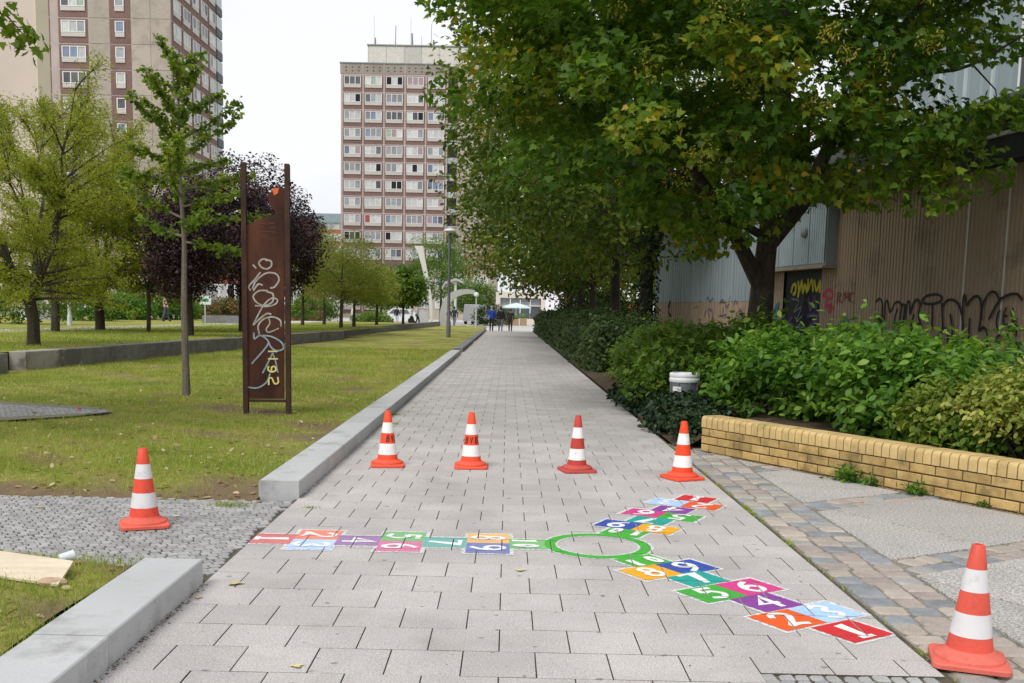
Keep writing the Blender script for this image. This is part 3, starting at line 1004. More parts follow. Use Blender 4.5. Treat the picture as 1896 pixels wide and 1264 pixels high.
# canopy panel over the door
MB().box(5.3, 8.08, -.05, .22, 2.42, 3.66).build('canopy_box', m_blug, shed)
for i in range(4):
    a = 5.32+i*.69
    corr(a+.01, a+.68, 2.47, 3.62, m_blu, 'canopy_panel', .1, .015, .245)
MB().box(5.26, 8.12, .0, .3, 2.37, 2.415).build('canopy_sill', m_tan, shed)
c_ = shed_uv(1491, 431, .25)
bl = MB()
for k in range(6):
    pass
lp = MB().lathe([(.001, .075), (.05, .068), (.09, .045), (.105, .015), (.105, 0)], 16).build('wall_lamp', mat('lamp_glass_grey', (.28, .29, .3), .3), shed, True)
lp.location = (c_[0], .262, c_[1])
lp.rotation_euler = (R(-90), 0, 0)
# door
m_door = mat('door_black', (.02, .02, .026), .5, .3, 3)
MB().box(5.87, 7.6, -.12, -.1, 0, 2.2).build('door_frame', m_dark, shed)
for a, c in ((5.93, 6.73), (6.75, 7.55)):
    d_ = MB().box(a, c, -.099, -.06, .02, 2.14).build('door', m_door, shed)
    MB().box(c-.12 if a < 6 else a+.06, c-.06 if a < 6 else a+.12, -.059, -.03, 1.0, 1.08).build('handle', m_metal, d_)
def shed_strokes(name, strokes, m, out=.006, sm=True, ox=0, oy=0, s=1.0):
    for i, (wd, pts) in enumerate(strokes):
        b = MB()
        q = [shed_uv(ox+x/s, oy+yy/s, out) for x, yy in pts]
        for j, qd in enumerate(ribbon(q, wd, sm, 5)):
            b.add([(p[0], out+.0012*i+.00008*j, p[1]) for p in qd], [(3, 2, 1, 0)])
        b.build(name, m, shed)
m_gblk = mat('spray_black', (.022, .02, .02), .6, .2, 9)
W1 = .042
K3 = dict(ox=1550, oy=250, s=2.809)
shed_strokes('graffiti', [(W1, p) for p in [
    [(200, 870), (220, 850), (235, 880), (232, 960), (215, 1000), (222, 940), (205, 945), (235, 985), (215, 1040), (190, 1065)],
    [(245, 960), (250, 880), (262, 862), (275, 920), (300, 875), (322, 868), (335, 890), (328, 960), (340, 1050), (338, 1110)],
    [(290, 1050), (300, 950), (315, 900)], [(270, 1040), (265, 1075)],
    [(335, 885), (352, 885), (345, 960), (330, 1000)], [(352, 960), (365, 875), (378, 870), (380, 930), (400, 870), (420, 855), (432, 880), (425, 940), (440, 1010), (430, 1060)],
    [(372, 1110), (380, 1020), (400, 930)], [(385, 1020), (405, 990), (430, 985), (440, 1010)],
    [(445, 855), (470, 835), (520, 828), (548, 845), (530, 868), (480, 878), (446, 868), (452, 845)], [(498, 880), (495, 1015)], [(432, 890), (440, 870)],
    [(548, 870), (550, 940), (552, 1000), (530, 1045), (500, 1062), (470, 1045), (460, 1025)], [(545, 1010), (565, 1005), (578, 1040), (575, 1160)],
    [(553, 890), (575, 860), (610, 858), (640, 890), (660, 985), (655, 1150)], [(592, 930), (603, 1010), (603, 1185)],
    [(655, 960), (660, 860), (668, 832), (680, 890)], [(680, 885), (710, 845), (740, 840), (755, 880), (752, 960), (742, 1015), (765, 1000), (785, 1030), (790, 1180)], [(695, 950), (690, 1050), (685, 1150)],
    [(758, 960), (765, 880), (800, 820), (830, 820), (850, 860), (830, 890), (795, 960)], [(850, 855), (900, 830), (945, 828), (972, 860)],
    [(825, 1085), (845, 1045), (885, 1035), (908, 1070), (905, 1140), (895, 1200)], [(400, 1115), (420, 1085), (445, 1080), (460, 1120)], [(465, 1120), (490, 1098), (510, 1130), (512, 1160)]]], m_gblk, **K3)
shed_strokes('graffiti_tag', [(W1*.9, p) for p in [[(848, 910), (832, 940), (830, 990), (842, 1015)], [(880, 895), (866, 940), (868, 985), (888, 985)], [(868, 942), (886, 940)], [(918, 900), (905, 915), (915, 955), (905, 1000)], [(920, 965), (922, 1030)], [(922, 962), (942, 960)], [(922, 990), (936, 988)], [(935, 1000), (934, 1050)], [(934, 998), (948, 996)]]], m_gblk, .03, **K3)
K4 = dict(ox=1180, oy=480, s=4.514)
m_gred, m_gblu, m_gpur, m_gyel = mat('spray_red', (.42, .05, .09), .6), mat('spray_blue', (.05, .19, .29), .6), mat('spray_purple', (.13, .075, .18), .6), mat('spray_yellow', (.42, .36, .03), .6)
shed_strokes('graffiti', [(.07, [(1545, 310), (1600, 250), (1635, 300), (1600, 330), (1560, 300)]), (.06, [(1590, 330), (1570, 400), (1620, 370), (1600, 440), (1640, 400)])], m_gred, **K4)
shed_strokes('graffiti_tag', [(.03, p) for p in [[(1665, 370), (1672, 285), (1700, 290), (1680, 330), (1710, 365)], [(1720, 350), (1728, 275), (1745, 320), (1762, 270), (1765, 350)], [(1810, 280), (1775, 290), (1770, 340), (1805, 360)]]], mat('spray_dull_red', (.24, .05, .055), .6), .02, **K4)
shed_strokes('graffiti', [(.07, p) for p in [[(1655, 560), (1660, 640), (1690, 570), (1700, 640), (1725, 560)], [(1715, 610), (1725, 500), (1755, 510), (1745, 560), (1720, 570)], [(1100, 490), (1130, 450), (1180, 360), (1160, 470), (1200, 440)], [(1110, 540), (1150, 480), (1170, 530), (1200, 500)]]], m_gblu, .014, **K4)
shed_strokes('graffiti', [(.035, p) for p in [[(575, 340), (590, 315), (605, 350), (635, 320)], [(685, 375), (710, 335), (735, 370), (745, 395), (770, 370)], [(805, 385), (820, 345), (840, 375)], [(600, 480), (590, 415), (630, 440), (620, 520)], [(560, 480), (575, 420)], [(720, 400), (715, 450)], [(700, 470), (745, 460)], [(850, 410), (880, 440)], [(820, 500), (835, 440)]]], m_gpur, **K4)
shed_strokes('graffiti', [(.09, p) for p in [[(255, 400), (275, 350), (260, 440), (285, 480)]]], m_gblk, **K4)
shed_strokes('door_graffiti', [(.075, p) for p in [[(1285, 280), (1300, 220), (1325, 215), (1320, 280), (1300, 290)], [(1345, 180), (1355, 270), (1375, 180), (1385, 280), (1400, 210), (1420, 280)], [(1430, 160), (1425, 260), (1460, 170), (1470, 270)], [(1480, 170), (1500, 260), (1530, 180), (1525, 280)], [(1350, 270), (1345, 320)]]], m_gyel, -.05, **K4)
shed_strokes('door_graffiti', [(.08, p) for p in [[(1430, 320), (1450, 430), (1480, 310), (1500, 420)], [(1420, 480), (1470, 460), (1520, 500), (1440, 560), (1500, 600)], [(1300, 480), (1270, 520), (1310, 560)]]], mat('spray_dark_purple', (.085, .045, .13), .6), -.045, **K4)
shed_strokes('door_graffiti', [(.025, p) for p in [[(1290, 330), (1350, 350), (1310, 440), (1370, 400), (1330, 520), (1380, 470)], [(1330, 590), (1360, 540), (1350, 610)], [(1500, 420), (1520, 450), (1495, 490)]]], mat('spray_grey', (.2, .2, .22), .6), -.038, **K4)
# eaves, roof, upper storey
MB().box(-8.1, 8.14, -.05, .32, 3.66, 4.0).build('fascia', m_dark, shed)
rf = MB().box(-8.15, 8.2, -9, .36, 4.003, 4.06).build('roof', m_metal, shed)
MB().box(-8.2, 16.7, -9, .06, 4.603, 4.66).build('roof', m_metal, shed)
for i in range(22):
    a = -8+i*.9
    corr(a+.01, a+.89, 4.06, 8.6, m_blug, 'upper_panel', .45, .04, -3.2)
    MB().box(a-.02, a+.03, -3.2, -3.14, 4.06, 8.6).build('batten', mat('pale_batten', (.48, .56, .56), .5), shed)
MB().box(-8.1, 11.9, -9, -3.3, 4.06, 8.65).build('upper_core', m_blug, shed)
u_ = shed_uv(1893, 170, -3.1)
win = MB().box(u_[0]-1.6, u_[0]+.1, -3.13, -3.05, 4.6, 7.5).build('window_frame', mat('white_frame', (.78, .78, .78), .5, .04), shed)
MB().box(u_[0]-1.5, u_[0], -3.045, -3.03, 5.7, 7.4).build('pane', mat('glass_dark', (.1, .11, .12), .1, .1, spec=.6), win)
MB().box(u_[0]-1.5, u_[0], -3.045, -3.03, 4.7, 5.6).build('pane', MATS['glass_dark'], win)
dm = MB().lathe([(.5, 0), (.5, .1), (.42, .25), (.25, .36), (.01, .4)], 20).build('roof_vent', mat('white_vent', (.72, .73, .75), .4), shed, True)
v_ = shed_uv(1890, 222, -1.2)
dm.location = (v_[0]-.1, -1.2, 4.06)

# waste bin
bn = empty('waste_bin', (2.25, 12.95, .02), label='grey metal waste bin with white rim half sunk in ivy', category='bin')
m_bin = mat('bin_grey', (.16, .17, .19), .45, .15, 5, spec=.4, metal=.3)
m_rim = mat('bin_rim', (.74, .75, .77), .5, .06, 5, dirt=(.5, .5, .5), dscale=6)
MB().lathe([(.17, 0), (.175, .56)], 24).build('drum', m_bin, bn, True)
for k in range(8):
    a = k*math.pi/4+.2
    MB().box(-.012, .012, -.006, .012, .02, .55).build('rib', m_bin, bn, loc=(.176*math.cos(a), .176*math.sin(a), 0), rot=(0, 0, a-math.pi/2))
MB().lathe([(.183, .55), (.19, .56), (.19, .60), (.183, .61), (.19, .62), (.19, .655), (.18, .668), (.14, .668), (.13, .6)], 28).build('rim', m_rim, bn, True)
MB().box(-.06, .06, -.19, -.18, .44, .5).build('sticker', mat('sticker_white', (.6, .6, .6), .6, .4, 30), bn, rot=(0, 0, R(-38)))

# ------------------------------------------------------------------ apartment towers
m_pbrick = mat('tower_brick', (.225, .137, .118), .85, .12, .5, grain=.22, gscale=9, orand=.07)
m_pconc = mat('tower_joint', (.50, .42, .385), .85, .1, .4)
m_beige = mat('tower_beige', (.46, .40, .335), .9, .08, .25, grain=.1, gscale=6, orand=.03, dirt=(.33, .285, .24), dscale=.6, dlo=.48, dhi=.68, sz=(1, 1, .3))
m_attic = mat('tower_attic', (.33, .29, .245), .9, .1, .3, grain=.12, gscale=5)
m_wfr = mat('window_white', (.80, .80, .78), .5, .03)
m_apron = mat('apron_white', (.58, .55, .5), .7, .06, .6)
PANES = [mat('pane_curtain', (.6, .61, .6), .4, .12, 2, orand=.15), mat('pane_grey', (.32, .335, .35), .25, .15, 2, orand=.25), mat('pane_blue', (.22, .26, .36), .2, .15, 2, orand=.2), mat('pane_dark', (.012, .012, .015), .2, .1), mat('pane_shade', (.13, .13, .14), .2, .2, 2, orand=.3), mat('pane_red', (.4, .09, .09), .5), mat('pane_pink', (.4, .3, .32), .5), mat('pane_green', (.38, .46, .36), .5)]
PW = [42, 24, 7, 5, 9, .6, 4, 1]
def frame_mesh(wd, ht, n):
    b = MB()
    f = .085
    b.box(-wd/2, wd/2, -.12, -.02, 0, f).box(-wd/2, wd/2, -.12, -.02, ht-f, ht)
    for i in range(n+1):
        x = -wd/2+(wd-f*1.3)*i/n
        b.box(x, x+f*1.3, -.121, -.02, f, ht-f)
    return b.mesh('window', m_wfr)
def apron_mesh(wd, ht):
    b = MB().box(-wd/2, wd/2, -.1, -.02, 0, ht)
    return b.mesh('apron', m_apron)
fm = {}
def window(parent, x, z, wd, ht, n, ap, y=0.0, rz=0.0):
    k = (wd, ht, n, ap)
    if k not in fm:
        f = .085
        pw = (wd-f*1.3)/n-f*1.3
        fm[k] = (frame_mesh(wd, ht, n), {m: MB().box(-pw/2, pw/2, -.07, -.03, f, ht-f).mesh('pane', m) for m in PANES}, apron_mesh(wd, ap))
    fr, pn, apm = fm[k]
    wo = inst('window', fr, parent, (x, y, z), (0, 0, rz))
    f = .085
    st = (wd-f*1.3)/n
    pick = rnd.choices(PANES, PW)[0]
    for i in range(n):
        m = pick if rnd.random() < .45 else rnd.choices(PANES, PW)[0]
        inst('pane', pn[m], wo, (-wd/2+f*1.3/2+st*(i+.5), rnd.uniform(0, .012), 0))
    if ap:
        inst('apron', apm, wo, (0, 0, -ap-.02))
def panel_mesh(wd, ht):
    return MB().box(-wd/2, wd/2, -.06, 0, 0, ht).mesh('wall_panel', m_pbrick)

# right-hand tower, front face along X at Y = 174
T0 = AY(631, 300, 174)
tw = empty('apartment_tower', (T0.x, 174, 0), label='tall red-brown panel apartment block in the centre with antennas on its roof', category='building')
BAY, ST = 3.46, 2.79
TOPZ = AY(632, 137, 174).z
MB().box(0, BAY*5+.35, 0, 14, -2, TOPZ+.15).build('wall', m_pconc, tw)
pm = panel_mesh(BAY-.3, ST-.26)
for r_ in range(14):
    for c in range(5):
        x, z = .2+BAY*(c+.5), TOPZ-ST*(r_+1)
        inst('wall_panel', pm, tw, (x, -.004, z+.13))
        window(tw, x, z+1.18, 2.8, 1.36, 3, .46, y=-.062)
ap = MB()
ap.box(-.1, BAY*5+.4, -.05, 14, TOPZ+.152, TOPZ+1.75)
ap.build('attic_band', m_attic, tw)
for c in range(6):
    MB().box(.2+BAY*c-.07, .2+BAY*c+.07, -.09, -.052, TOPZ+.16, TOPZ+1.74).build('attic_joint', m_pconc, tw)
for c in range(5):
    for k in range(3):
        for j in range(2):
            inst('vent', bpy.data.meshes.get('vent') or MB().box(-.11, .11, -.06, -.04, -.09, .09).mesh('vent', m_dark), tw, (.2+BAY*(c+.2+.3*k), -.01, TOPZ+.6+.55*j))
MB().box(-.2, BAY*5+.5, -.15, 14.2, TOPZ+1.753, TOPZ+1.93).build('roof_edge', mat('grey_edge', (.28, .29, .28), .7), tw)
x0, x1 = AY(681, 90, 176).x-T0.x, AY(914, 90, 176).x-T0.x
pz = TOPZ+1.9
MB().box(x0, x1, 2, 13, pz, pz+3.2).build('roof_house', mat('roof_house_cream', (.60, .57, .50), .85, .06, .4), tw)
for i in range(7):
    xx = x0+.2+(x1-x0-.4)*i/7
    MB().box(xx+.04, xx+(x1-x0-.4)/7-.04, 1.93, 1.997, pz+.05, pz+3.1).build('roof_house_panel', rnd.choice([mat('panel_cream', (.66, .63, .56), .85), mat('panel_grey', (.54, .52, .47), .85)]), tw)
MB().box(x0-.1, x1+.1, 1.8, 13.2, pz+3.203, pz+3.4).build('roof_edge', MATS['grey_edge'], tw)
for px, hh, ww in ((693, 5.2, .05), (695, 1.6, .25), (733, 3.6, .16), (761, 5.0, .05), (763, 2.4, .3), (781, 2.0, .08), (799, 4.0, .1), (803, 1.4, .3)):
    xx = AY(px, 60, 178).x-T0.x
    MB().tube([(xx, 4+rnd.uniform(-1, 1), pz+3.4), (xx, 4, pz+3.4+hh)], [ww*.6, ww*.4], 6).build('antenna', mat('antenna_grey', (.3, .31, .33), .6), tw)
# recessed loggias and the plain gable part further right
MB().box(BAY*5+.36, BAY*5+2.0, 3, 12, -2, TOPZ).build('loggia_wall', mat('loggia_dark', (.3, .31, .31), .7), tw)
for r_ in range(14):
    MB().box(BAY*5+.36, BAY*5+1.95, .3, 2.98, TOPZ-ST*(r_+1), TOPZ-ST*(r_+1)+.95).build('balcony', mat('balcony_grey', (.45, .49, .5), .7), tw)
MB().box(BAY*5+2.0, BAY*5+9.0, -.3, 12, -2, TOPZ+1.9).build('gable', m_beige, tw)

# left-hand tower
LT = Vector((-38.75, 120, 0))
lt = empty('apartment_tower', LT, label='tall beige and brick panel apartment block at the upper left', category='building')
LZ = AY(240, 34, 120).z
NT = 19
z0 = LZ-2.8*13
MB().box(-30, 0, .05, 20.5, -2, z0+2.8*NT).build('wall', m_pconc, lt)
ztop = z0+2.8*NT
def beige(x0, x1):
    for r_ in range(NT):
        MB().box(x0+.02, x1-.02, -.02, .049, z0+2.8*r_+.025, z0+2.8*(r_+1)-.025).build('wall_panel', m_beige, lt)
beige(-2.3, 0)
beige(-4.5, -2.3)
beige(-9.25, -6.9)
pmS, pmL = panel_mesh(2.28, 2.64), panel_mesh(3.3, 2.6)
pm2 = panel_mesh(2.0, 2.6)
for r_ in range(NT):
    z = z0+2.8*r_
    inst('wall_panel', pmS, lt, (-5.7, .046, z+.08))
    window(lt, -5.75, z+1.28, 1.05, 1.2, 1, .5, y=-.016)
    for c in range(3):
        x = -9.3-2.05-4.3*c+.2
        inst('wall_panel', pmL, lt, (x+.1, .046, z+.1))
        window(lt, x+.15, z+1.2, 2.75, 1.3, 3, .45, y=-.016)
    # side face towards +X
    for c in range(5):
        yy = .2+3.55*(c+.5)
        inst('wall_panel', pmL, lt, (.004, yy, z+.1), (0, 0, R(90)))
        window(lt, .062, z+1.2, 2.55, 1.35, 2, .5, y=yy, rz=R(90))
    MB().box(-.1, .25, 18.0, 20.4, z+.1, z+1.1).build('balcony', mat('balcony_dark', (.13, .145, .15), .7), lt)
    MB().box(-.05, .2, 18.0, 20.4, z+1.15, z+2.7).build('loggia_glazing', mat('glazing_pale', (.5, .53, .54), .3), lt)

# cream gable block at the left edge
CE = AY(68, 100, 75)
cb = empty('cream_house', (CE.x, 75, 0), label='cream rendered house gable at the left picture edge', category='building')
m_cream = mat('cream_render', (.70, .62, .47), .9, .05, .4)
m_pinkr = mat('pink_render', (.64, .54, .49), .9, .05, .4)
MB().box(-12, -.05, 0, 2.0, -1, 30).build('wall', m_pinkr, cb)
MB().box(-.049, .03, -.03, 2.05, -1, 30.1).build('corner_strip', m_cream, cb)
MB().box(-12, .06, -.04, 2.08, -1, .9).build('plinth', mat('plinth_grey', (.3, .3, .3), .9), cb)
for i in range(8):
    window(cb, -5.4, 3+2.8*i, 1.3, 1.4, 2, 0, y=-.02)
st = empty('stairs', AY(128, 600, 55)-Vector((0, 0, .1)), label='grey entrance stairs with white railings by the cream house', category='stairs')
for i in range(5):
    MB().box(-1.9, -.35*i, .0, 1.6, .2*i, .2*(i+1)).build('step', mat('step_grey', (.36, .35, .34), .9), st)
m_rail = mat('rail_white', (.72, .74, .76), .5)
for yy in (.05, 1.55):
    MB().tube([(.1, yy, .95), (-1.8, yy, 2.05), (-2.2, yy, 2.05)], .04).build('handrail', m_rail, st)
    MB().tube([(.1, yy, .55), (-1.8, yy, 1.6)], .03).build('handrail', m_rail, st)
    for i in range(4):
        MB().tube([(.05-.6*i, yy, 0+.2*i), (.05-.6*i, yy, .95+.33*i)], .03).build('baluster', m_rail, st)
MB().box(-2.6, -1.92, 0, 1.6, 0, 3.2).build('porch', mat('porch_white', (.7, .69, .66), .8), st)

# farther buildings
def simple_building(name, label, x0, x1, Y, ztop, depth, mw, roofm, rows, cols, wz0, wst, wsz, roofh=.4, zb=-.1, cols_m=None):
    t = empty(name, ((x0+x1)/2, Y, 0), label=label, category='building')
    hw = (x1-x0)/2
    MB().box(-hw, hw, 0, depth, zb, ztop).build('wall', mw, t)
    MB().box(-hw-.3, hw+.3, -.3, depth+.3, ztop+.002, ztop+roofh).build('roof', roofm, t)
    for r_ in range(rows):
        if cols_m:
            MB().box(-hw, hw, -.05, -.002, wz0+wst*r_-1.0, wz0+wst*r_-.1).build('band', cols_m, t)
        for c in range(cols):
            window(t, -hw+2*hw*(c+.5)/cols, wz0+wst*r_, wsz[0], wsz[1], 2, 0, y=-.02)
    return t
Lb = AY(560, 400, 255)
simple_building('long_apartment_block', 'distant low block with blue-grey roof left of the central tower', AY(380, 420, 255).x, AY(650, 420, 255).x, 255, AY(600, 412, 255).z, 12, mat('far_white', (.6, .58, .55), .9), mat('blue_grey_roof', (.30, .38, .42), .6), 6, 10, AY(600, 424, 255).z-14.5, 2.9, (2.6, 1.4), roofh=2.2, cols_m=mat('orange_band', (.45, .16, .09), .9))
simple_building('brick_house', 'low red-brick house with white windows behind the plum trees', AY(345, 580, 92).x, AY(560, 580, 92).x, 92, 9, 10, mat('house_brick', (.24, .09, .07), .9, .15, .8), mat('roof_dark', (.12, .1, .1), .8), 2, 7, 1.6, 3.0, (1.5, 1.7), cols_m=None)
simple_building('beige_house', 'beige flat-roofed house beyond the square', AY(700, 580, 150).x, AY(905, 580, 150).x, 150, 7.5, 10, mat('far_beige', (.47, .41, .33), .9), mat('roof_dark', (.12, .1, .1), .8), 2, 6, 1.6, 3.2, (2.2, 1.5))
# pavilion cafe
cf = empty('cafe_pavilion', (.4, 116, 0), label='white framed glass pavilion with awning at the end of the path', category='building')
m_pav = mat('pavilion_white', (.70, .66, .58), .8, .05)
x0, x1 = AY(918, 560, 116).x-.4, AY(1010, 560, 116).x-.4
MB().box(x0, x1, 0, 6, 2.9, 3.6).build('roof', m_pav, cf)
MB().box(x0, x0+.5, -.02, 6, -.1, 2.898).build('pillar', m_pav, cf)
MB().box(x1-.5, x1, -.02, 6, -.1, 2.898).build('pillar', m_pav, cf)
MB().box(x0+.5, x1-.5, .3, 5.9, -.1, .6).build('plinth', m_pav, cf)
for i in range(4):
    a = x0+.55+(x1-x0-1.1)*i/4
    MB().box(a, a+(x1-x0-1.1)/4-.08, .4, .45, .62, 2.0).build('pane', MATS['glass_dark'], cf)
    MB().box(a, a+(x1-x0-1.1)/4-.08, .4, .45, 2.1, 2.85).build('pane', mat('pane_light', (.3, .32, .33), .2), cf)
MB().box(x0+.5, x1-.5, .32, .5, 2.0, 2.1).build('transom', m_pav, cf)
pp = AY(955, 600, 108)
ps = empty('parasol', (pp.x, 108, -.01), label='pale parasol in front of the glass pavilion', category='parasol')
MB().tube([(0, 0, 0), (0, 0, 2.2)], .04).build('pole', m_rail, ps)
MB().lathe([(1.6, 1.75), (1.55, 1.85), (.8, 2.12), (.05, 2.3)], 8).build('canopy', mat('parasol_cloth', (.6, .72, .7), .8), ps)
pk = empty('flower_stall', AY(955, 603, 104)*1.0, label='low stall with crates below the parasol', category='stall')
pk.location.z = 0
for i in range(3):
    MB().box(-1.2+.8*i, -.5+.8*i, 0, .7, 0, .55+.1*i).build('crate', mat('crate_wood', (.4, .27, .18), .9), pk)
    MB().lathe([(.05, .5), (.35, .65+.1*i), (.3, .9+.1*i), (.05, 1.0+.1*i)], 8, (-.85+.8*i, .35, 0)).build('flowers', rnd.choice([mat('flowers_red', (.4, .08, .07), .9), mat('flowers_green', (.1, .18, .05), .9)]), pk)

# kiosk board seen between the trunks on the right
kb = AY(1166, 585, 70)
kk = empty('snack_kiosk', (kb.x, 70, 0), label='striped red and yellow kiosk seen between the tree trunks', category='kiosk')
zz = lambda y: AY(1166, y, 70).z
MB().box(-1.4, 1.4, .06, 2, -.1, zz(558)).build('wall', mat('kiosk_white', (.7, .68, .64), .7), kk)
for (ya, yb, c, nm) in ((573, 560, (.16, .02, .02), 'sign_band'), (581, 575, (.75, .75, .72), 'white_band'), (585, 581.3, (.70, .48, .06), 'yellow_band'), (590, 586, (.34, .05, .05), 'red_band')):
    MB().box(-1.4, 1.4, 0, .058, zz(ya), zz(yb)).build(nm, mat('kiosk_'+nm, c, .6), kk)
b = MB()
GL = [[(-.35, -.4), (-.35, .4), (0, .4), (.2, .1), (.05, -.4), (-.35, -.4)], [(.45, -.4), (.45, .2)], [(1.15, .2), (.8, .2), (.75, -.3), (1.15, -.4)]]
for i, pts in enumerate(GL):
    for qd in ribbon([(p[0]*.3-.3, zz(566.5)+p[1]*.3) for p in pts], .09, False):
        b.add([(p[0], -.004-.002*i, p[1]) for p in qd], [(0, 1, 2, 3)])
b.build('lettering', mat('kiosk_orange', (.8, .22, .03), .6), kk)

# ------------------------------------------------------------------ curved sculpture group on the square
m_sculp = mat('sculpture_grey', (.42, .42, .41), .6, .08, .6)
m_sculpw = mat('sculpture_pale', (.66, .65, .61), .6, .06, .6)
def band(name, label, Y, left, right, th, m):
    base = AY(*left[0], Y)
    t = empty(name, (base.x, Y, max(0, base.z)), label=label, category='sculpture', group='curved sculptures on the square')
    Lp = catmull([tuple(AY(*p, Y)) for p in left], 5)
    Rp = catmull([tuple(AY(*p, Y)) for p in right], 5)
    o = np.array(t.location)
    vs, n = [], len(Lp)
    for q, dy in ((Lp, 0), (Rp, 0), (Rp, th), (Lp, th)):
        vs += [tuple(p-o+np.array((0, dy, 0))) for p in q]
    fs = []
    for i in range(n-1):
        for k in range(4):
            k2 = (k+1) % 4
            fs.append((k*n+i, k2*n+i, k2*n+i+1, k*n+i+1))
    fs += [(0, 3*n, 2*n, n), (n-1, 2*n-1, 3*n-1, 4*n-1)]
    MB().add(vs, fs).build('curved_slab', m, t, True)
    b0, b1 = AY(*left[0], Y).x-o[0], AY(*right[0], Y).x-o[0]
    MB().box(b0-.2, b1+.2, -.2, th+.2, -.15-t.location.z, .05).build('base', m_kerbd, t)
    return t
band('sculpture', 'tall pale blade-shaped sculpture leaning left beside the arch', 90, [(797, 605), (794, 560), (785, 510), (774, 470), (767, 455)], [(801, 605), (800, 560), (793, 515), (786, 475), (783, 455)], .5, m_sculpw)
band('sculpture', 'grey arched sculpture curving over to the right behind the lamp post', 88, [(813, 605), (813.5, 590), (815, 575), (820, 559), (830, 545), (844, 537.5), (863, 535), (877, 536.6), (879, 540)], [(827, 605), (827, 590), (829, 575), (834, 561), (843, 551), (857, 545), (868, 543.5), (876, 544.5), (879, 545)], 1.3, m_sculp)
wb = AY(842, 604, 97)
wg = empty('sculpture', (wb.x, 97, 0), label='small bent roof-like sculpture on a thin post above the arch', category='sculpture', group='curved sculptures on the square')
MB().tube([(0, .4, -.1), (0, .4, AY(842, 520, 97).z)], .12, 8).build('post', m_sculpw, wg)
tp_ = [AY(*q, 97)-wg.location for q in ((818, 531), (824, 521), (844, 514.5), (857, 520))]
dp = Vector((0, 1.6, .0))
MB().add([tuple(q) for q in tp_]+[tuple(q+dp) for q in tp_]+[tuple(q-Vector((0, 0, .22))) for q in tp_]+[tuple(q+dp-Vector((0, 0, .22))) for q in tp_],
         [(i, i+1, 5+i, 4+i) for i in range(3)]+[(8+i, 12+i, 13+i, 9+i) for i in range(3)]+[(i, 8+i, 9+i, i+1) for i in range(3)]+[(4+i, 5+i, 13+i, 12+i) for i in range(3)]+[(0, 4, 12, 8), (3, 11, 15, 7)]).build('bent_plate', m_sculp, wg)
band('sculpture', 'rounded grey disc sculpture left of the arch', 94, [(772, 603), (772, 592), (774, 580), (780, 573)], [(791, 603), (791, 592), (789, 580), (783, 573)], .4, m_sculp)

# lamp posts, sign posts
def lamp(label, base, h, r, m, head):
    t = empty('street_lamp', base, label=label, category='lamp post', group='lamp posts')
    MB().lathe([(r*1.5, -.05), (r*1.5, h*.16), (r*1.05, h*.17), (r, h*.5), (r*.8, h)], 10).build('pole', m, t, True)
    if head == 'flat':
        MB().lathe([(.06, h), (.25, h+.07), (.29, h+.1), (.27, h+.15), (.15, h+.2), (.02, h+.22)], 16).build('lamp_head', mat('lamp_head_white', (.7, .7, .68), .5), t, True)
    else:
        MB().lathe([(.03, h), (.16, h+.06), (.2, h+.18), (.16, h+.3), (.03, h+.36)], 12).build('globe', mat('lamp_globe', (.75, .78, .8), .3), t, True)
    return t
m_post = mat('post_grey', (.13, .135, .14), .5, .15, 3)
m_postl = mat('post_light', (.45, .48, .5), .5, .1, 3)
lamp('tall dark lamp post with flat pale head standing at the lawn edge', (-2.882, 49.9, .08), 5.0, .07, m_post, 'flat')
lamp('white lamp post with globe in front of the entrance stairs', (-18.7, 43.8, .43), 2.55, .07, mat('post_white', (.6, .63, .66), .5), 'globe')
lamp('thin grey post with small globe between the blade and the arch', AY(792, 604, 84)-Vector((0, 0, .1)), 2.6, .06, m_postl, 'globe')
lamp('thin grey post right of the arch sculpture', AY(881, 607, 80)-Vector((0, 0, .1)), 2.5, .06, m_postl, 'globe')
sg = empty('sign_post', (-16.2, 55, .44), label='white sign with green field on a thin post behind the young tree', category='sign')
MB().tube([(0, 0, 0), (0, 0, 1.3)], .04).build('pole', m_postl, sg)
MB().box(-.32, .32, -.03, .03, 1.0, 1.45).build('board', mat('sign_white', (.72, .74, .75), .5), sg)
MB().box(-.2, .2, -.036, -.031, 1.15, 1.32).build('green_field', mat('sign_green', (.05, .3, .1), .5), sg)

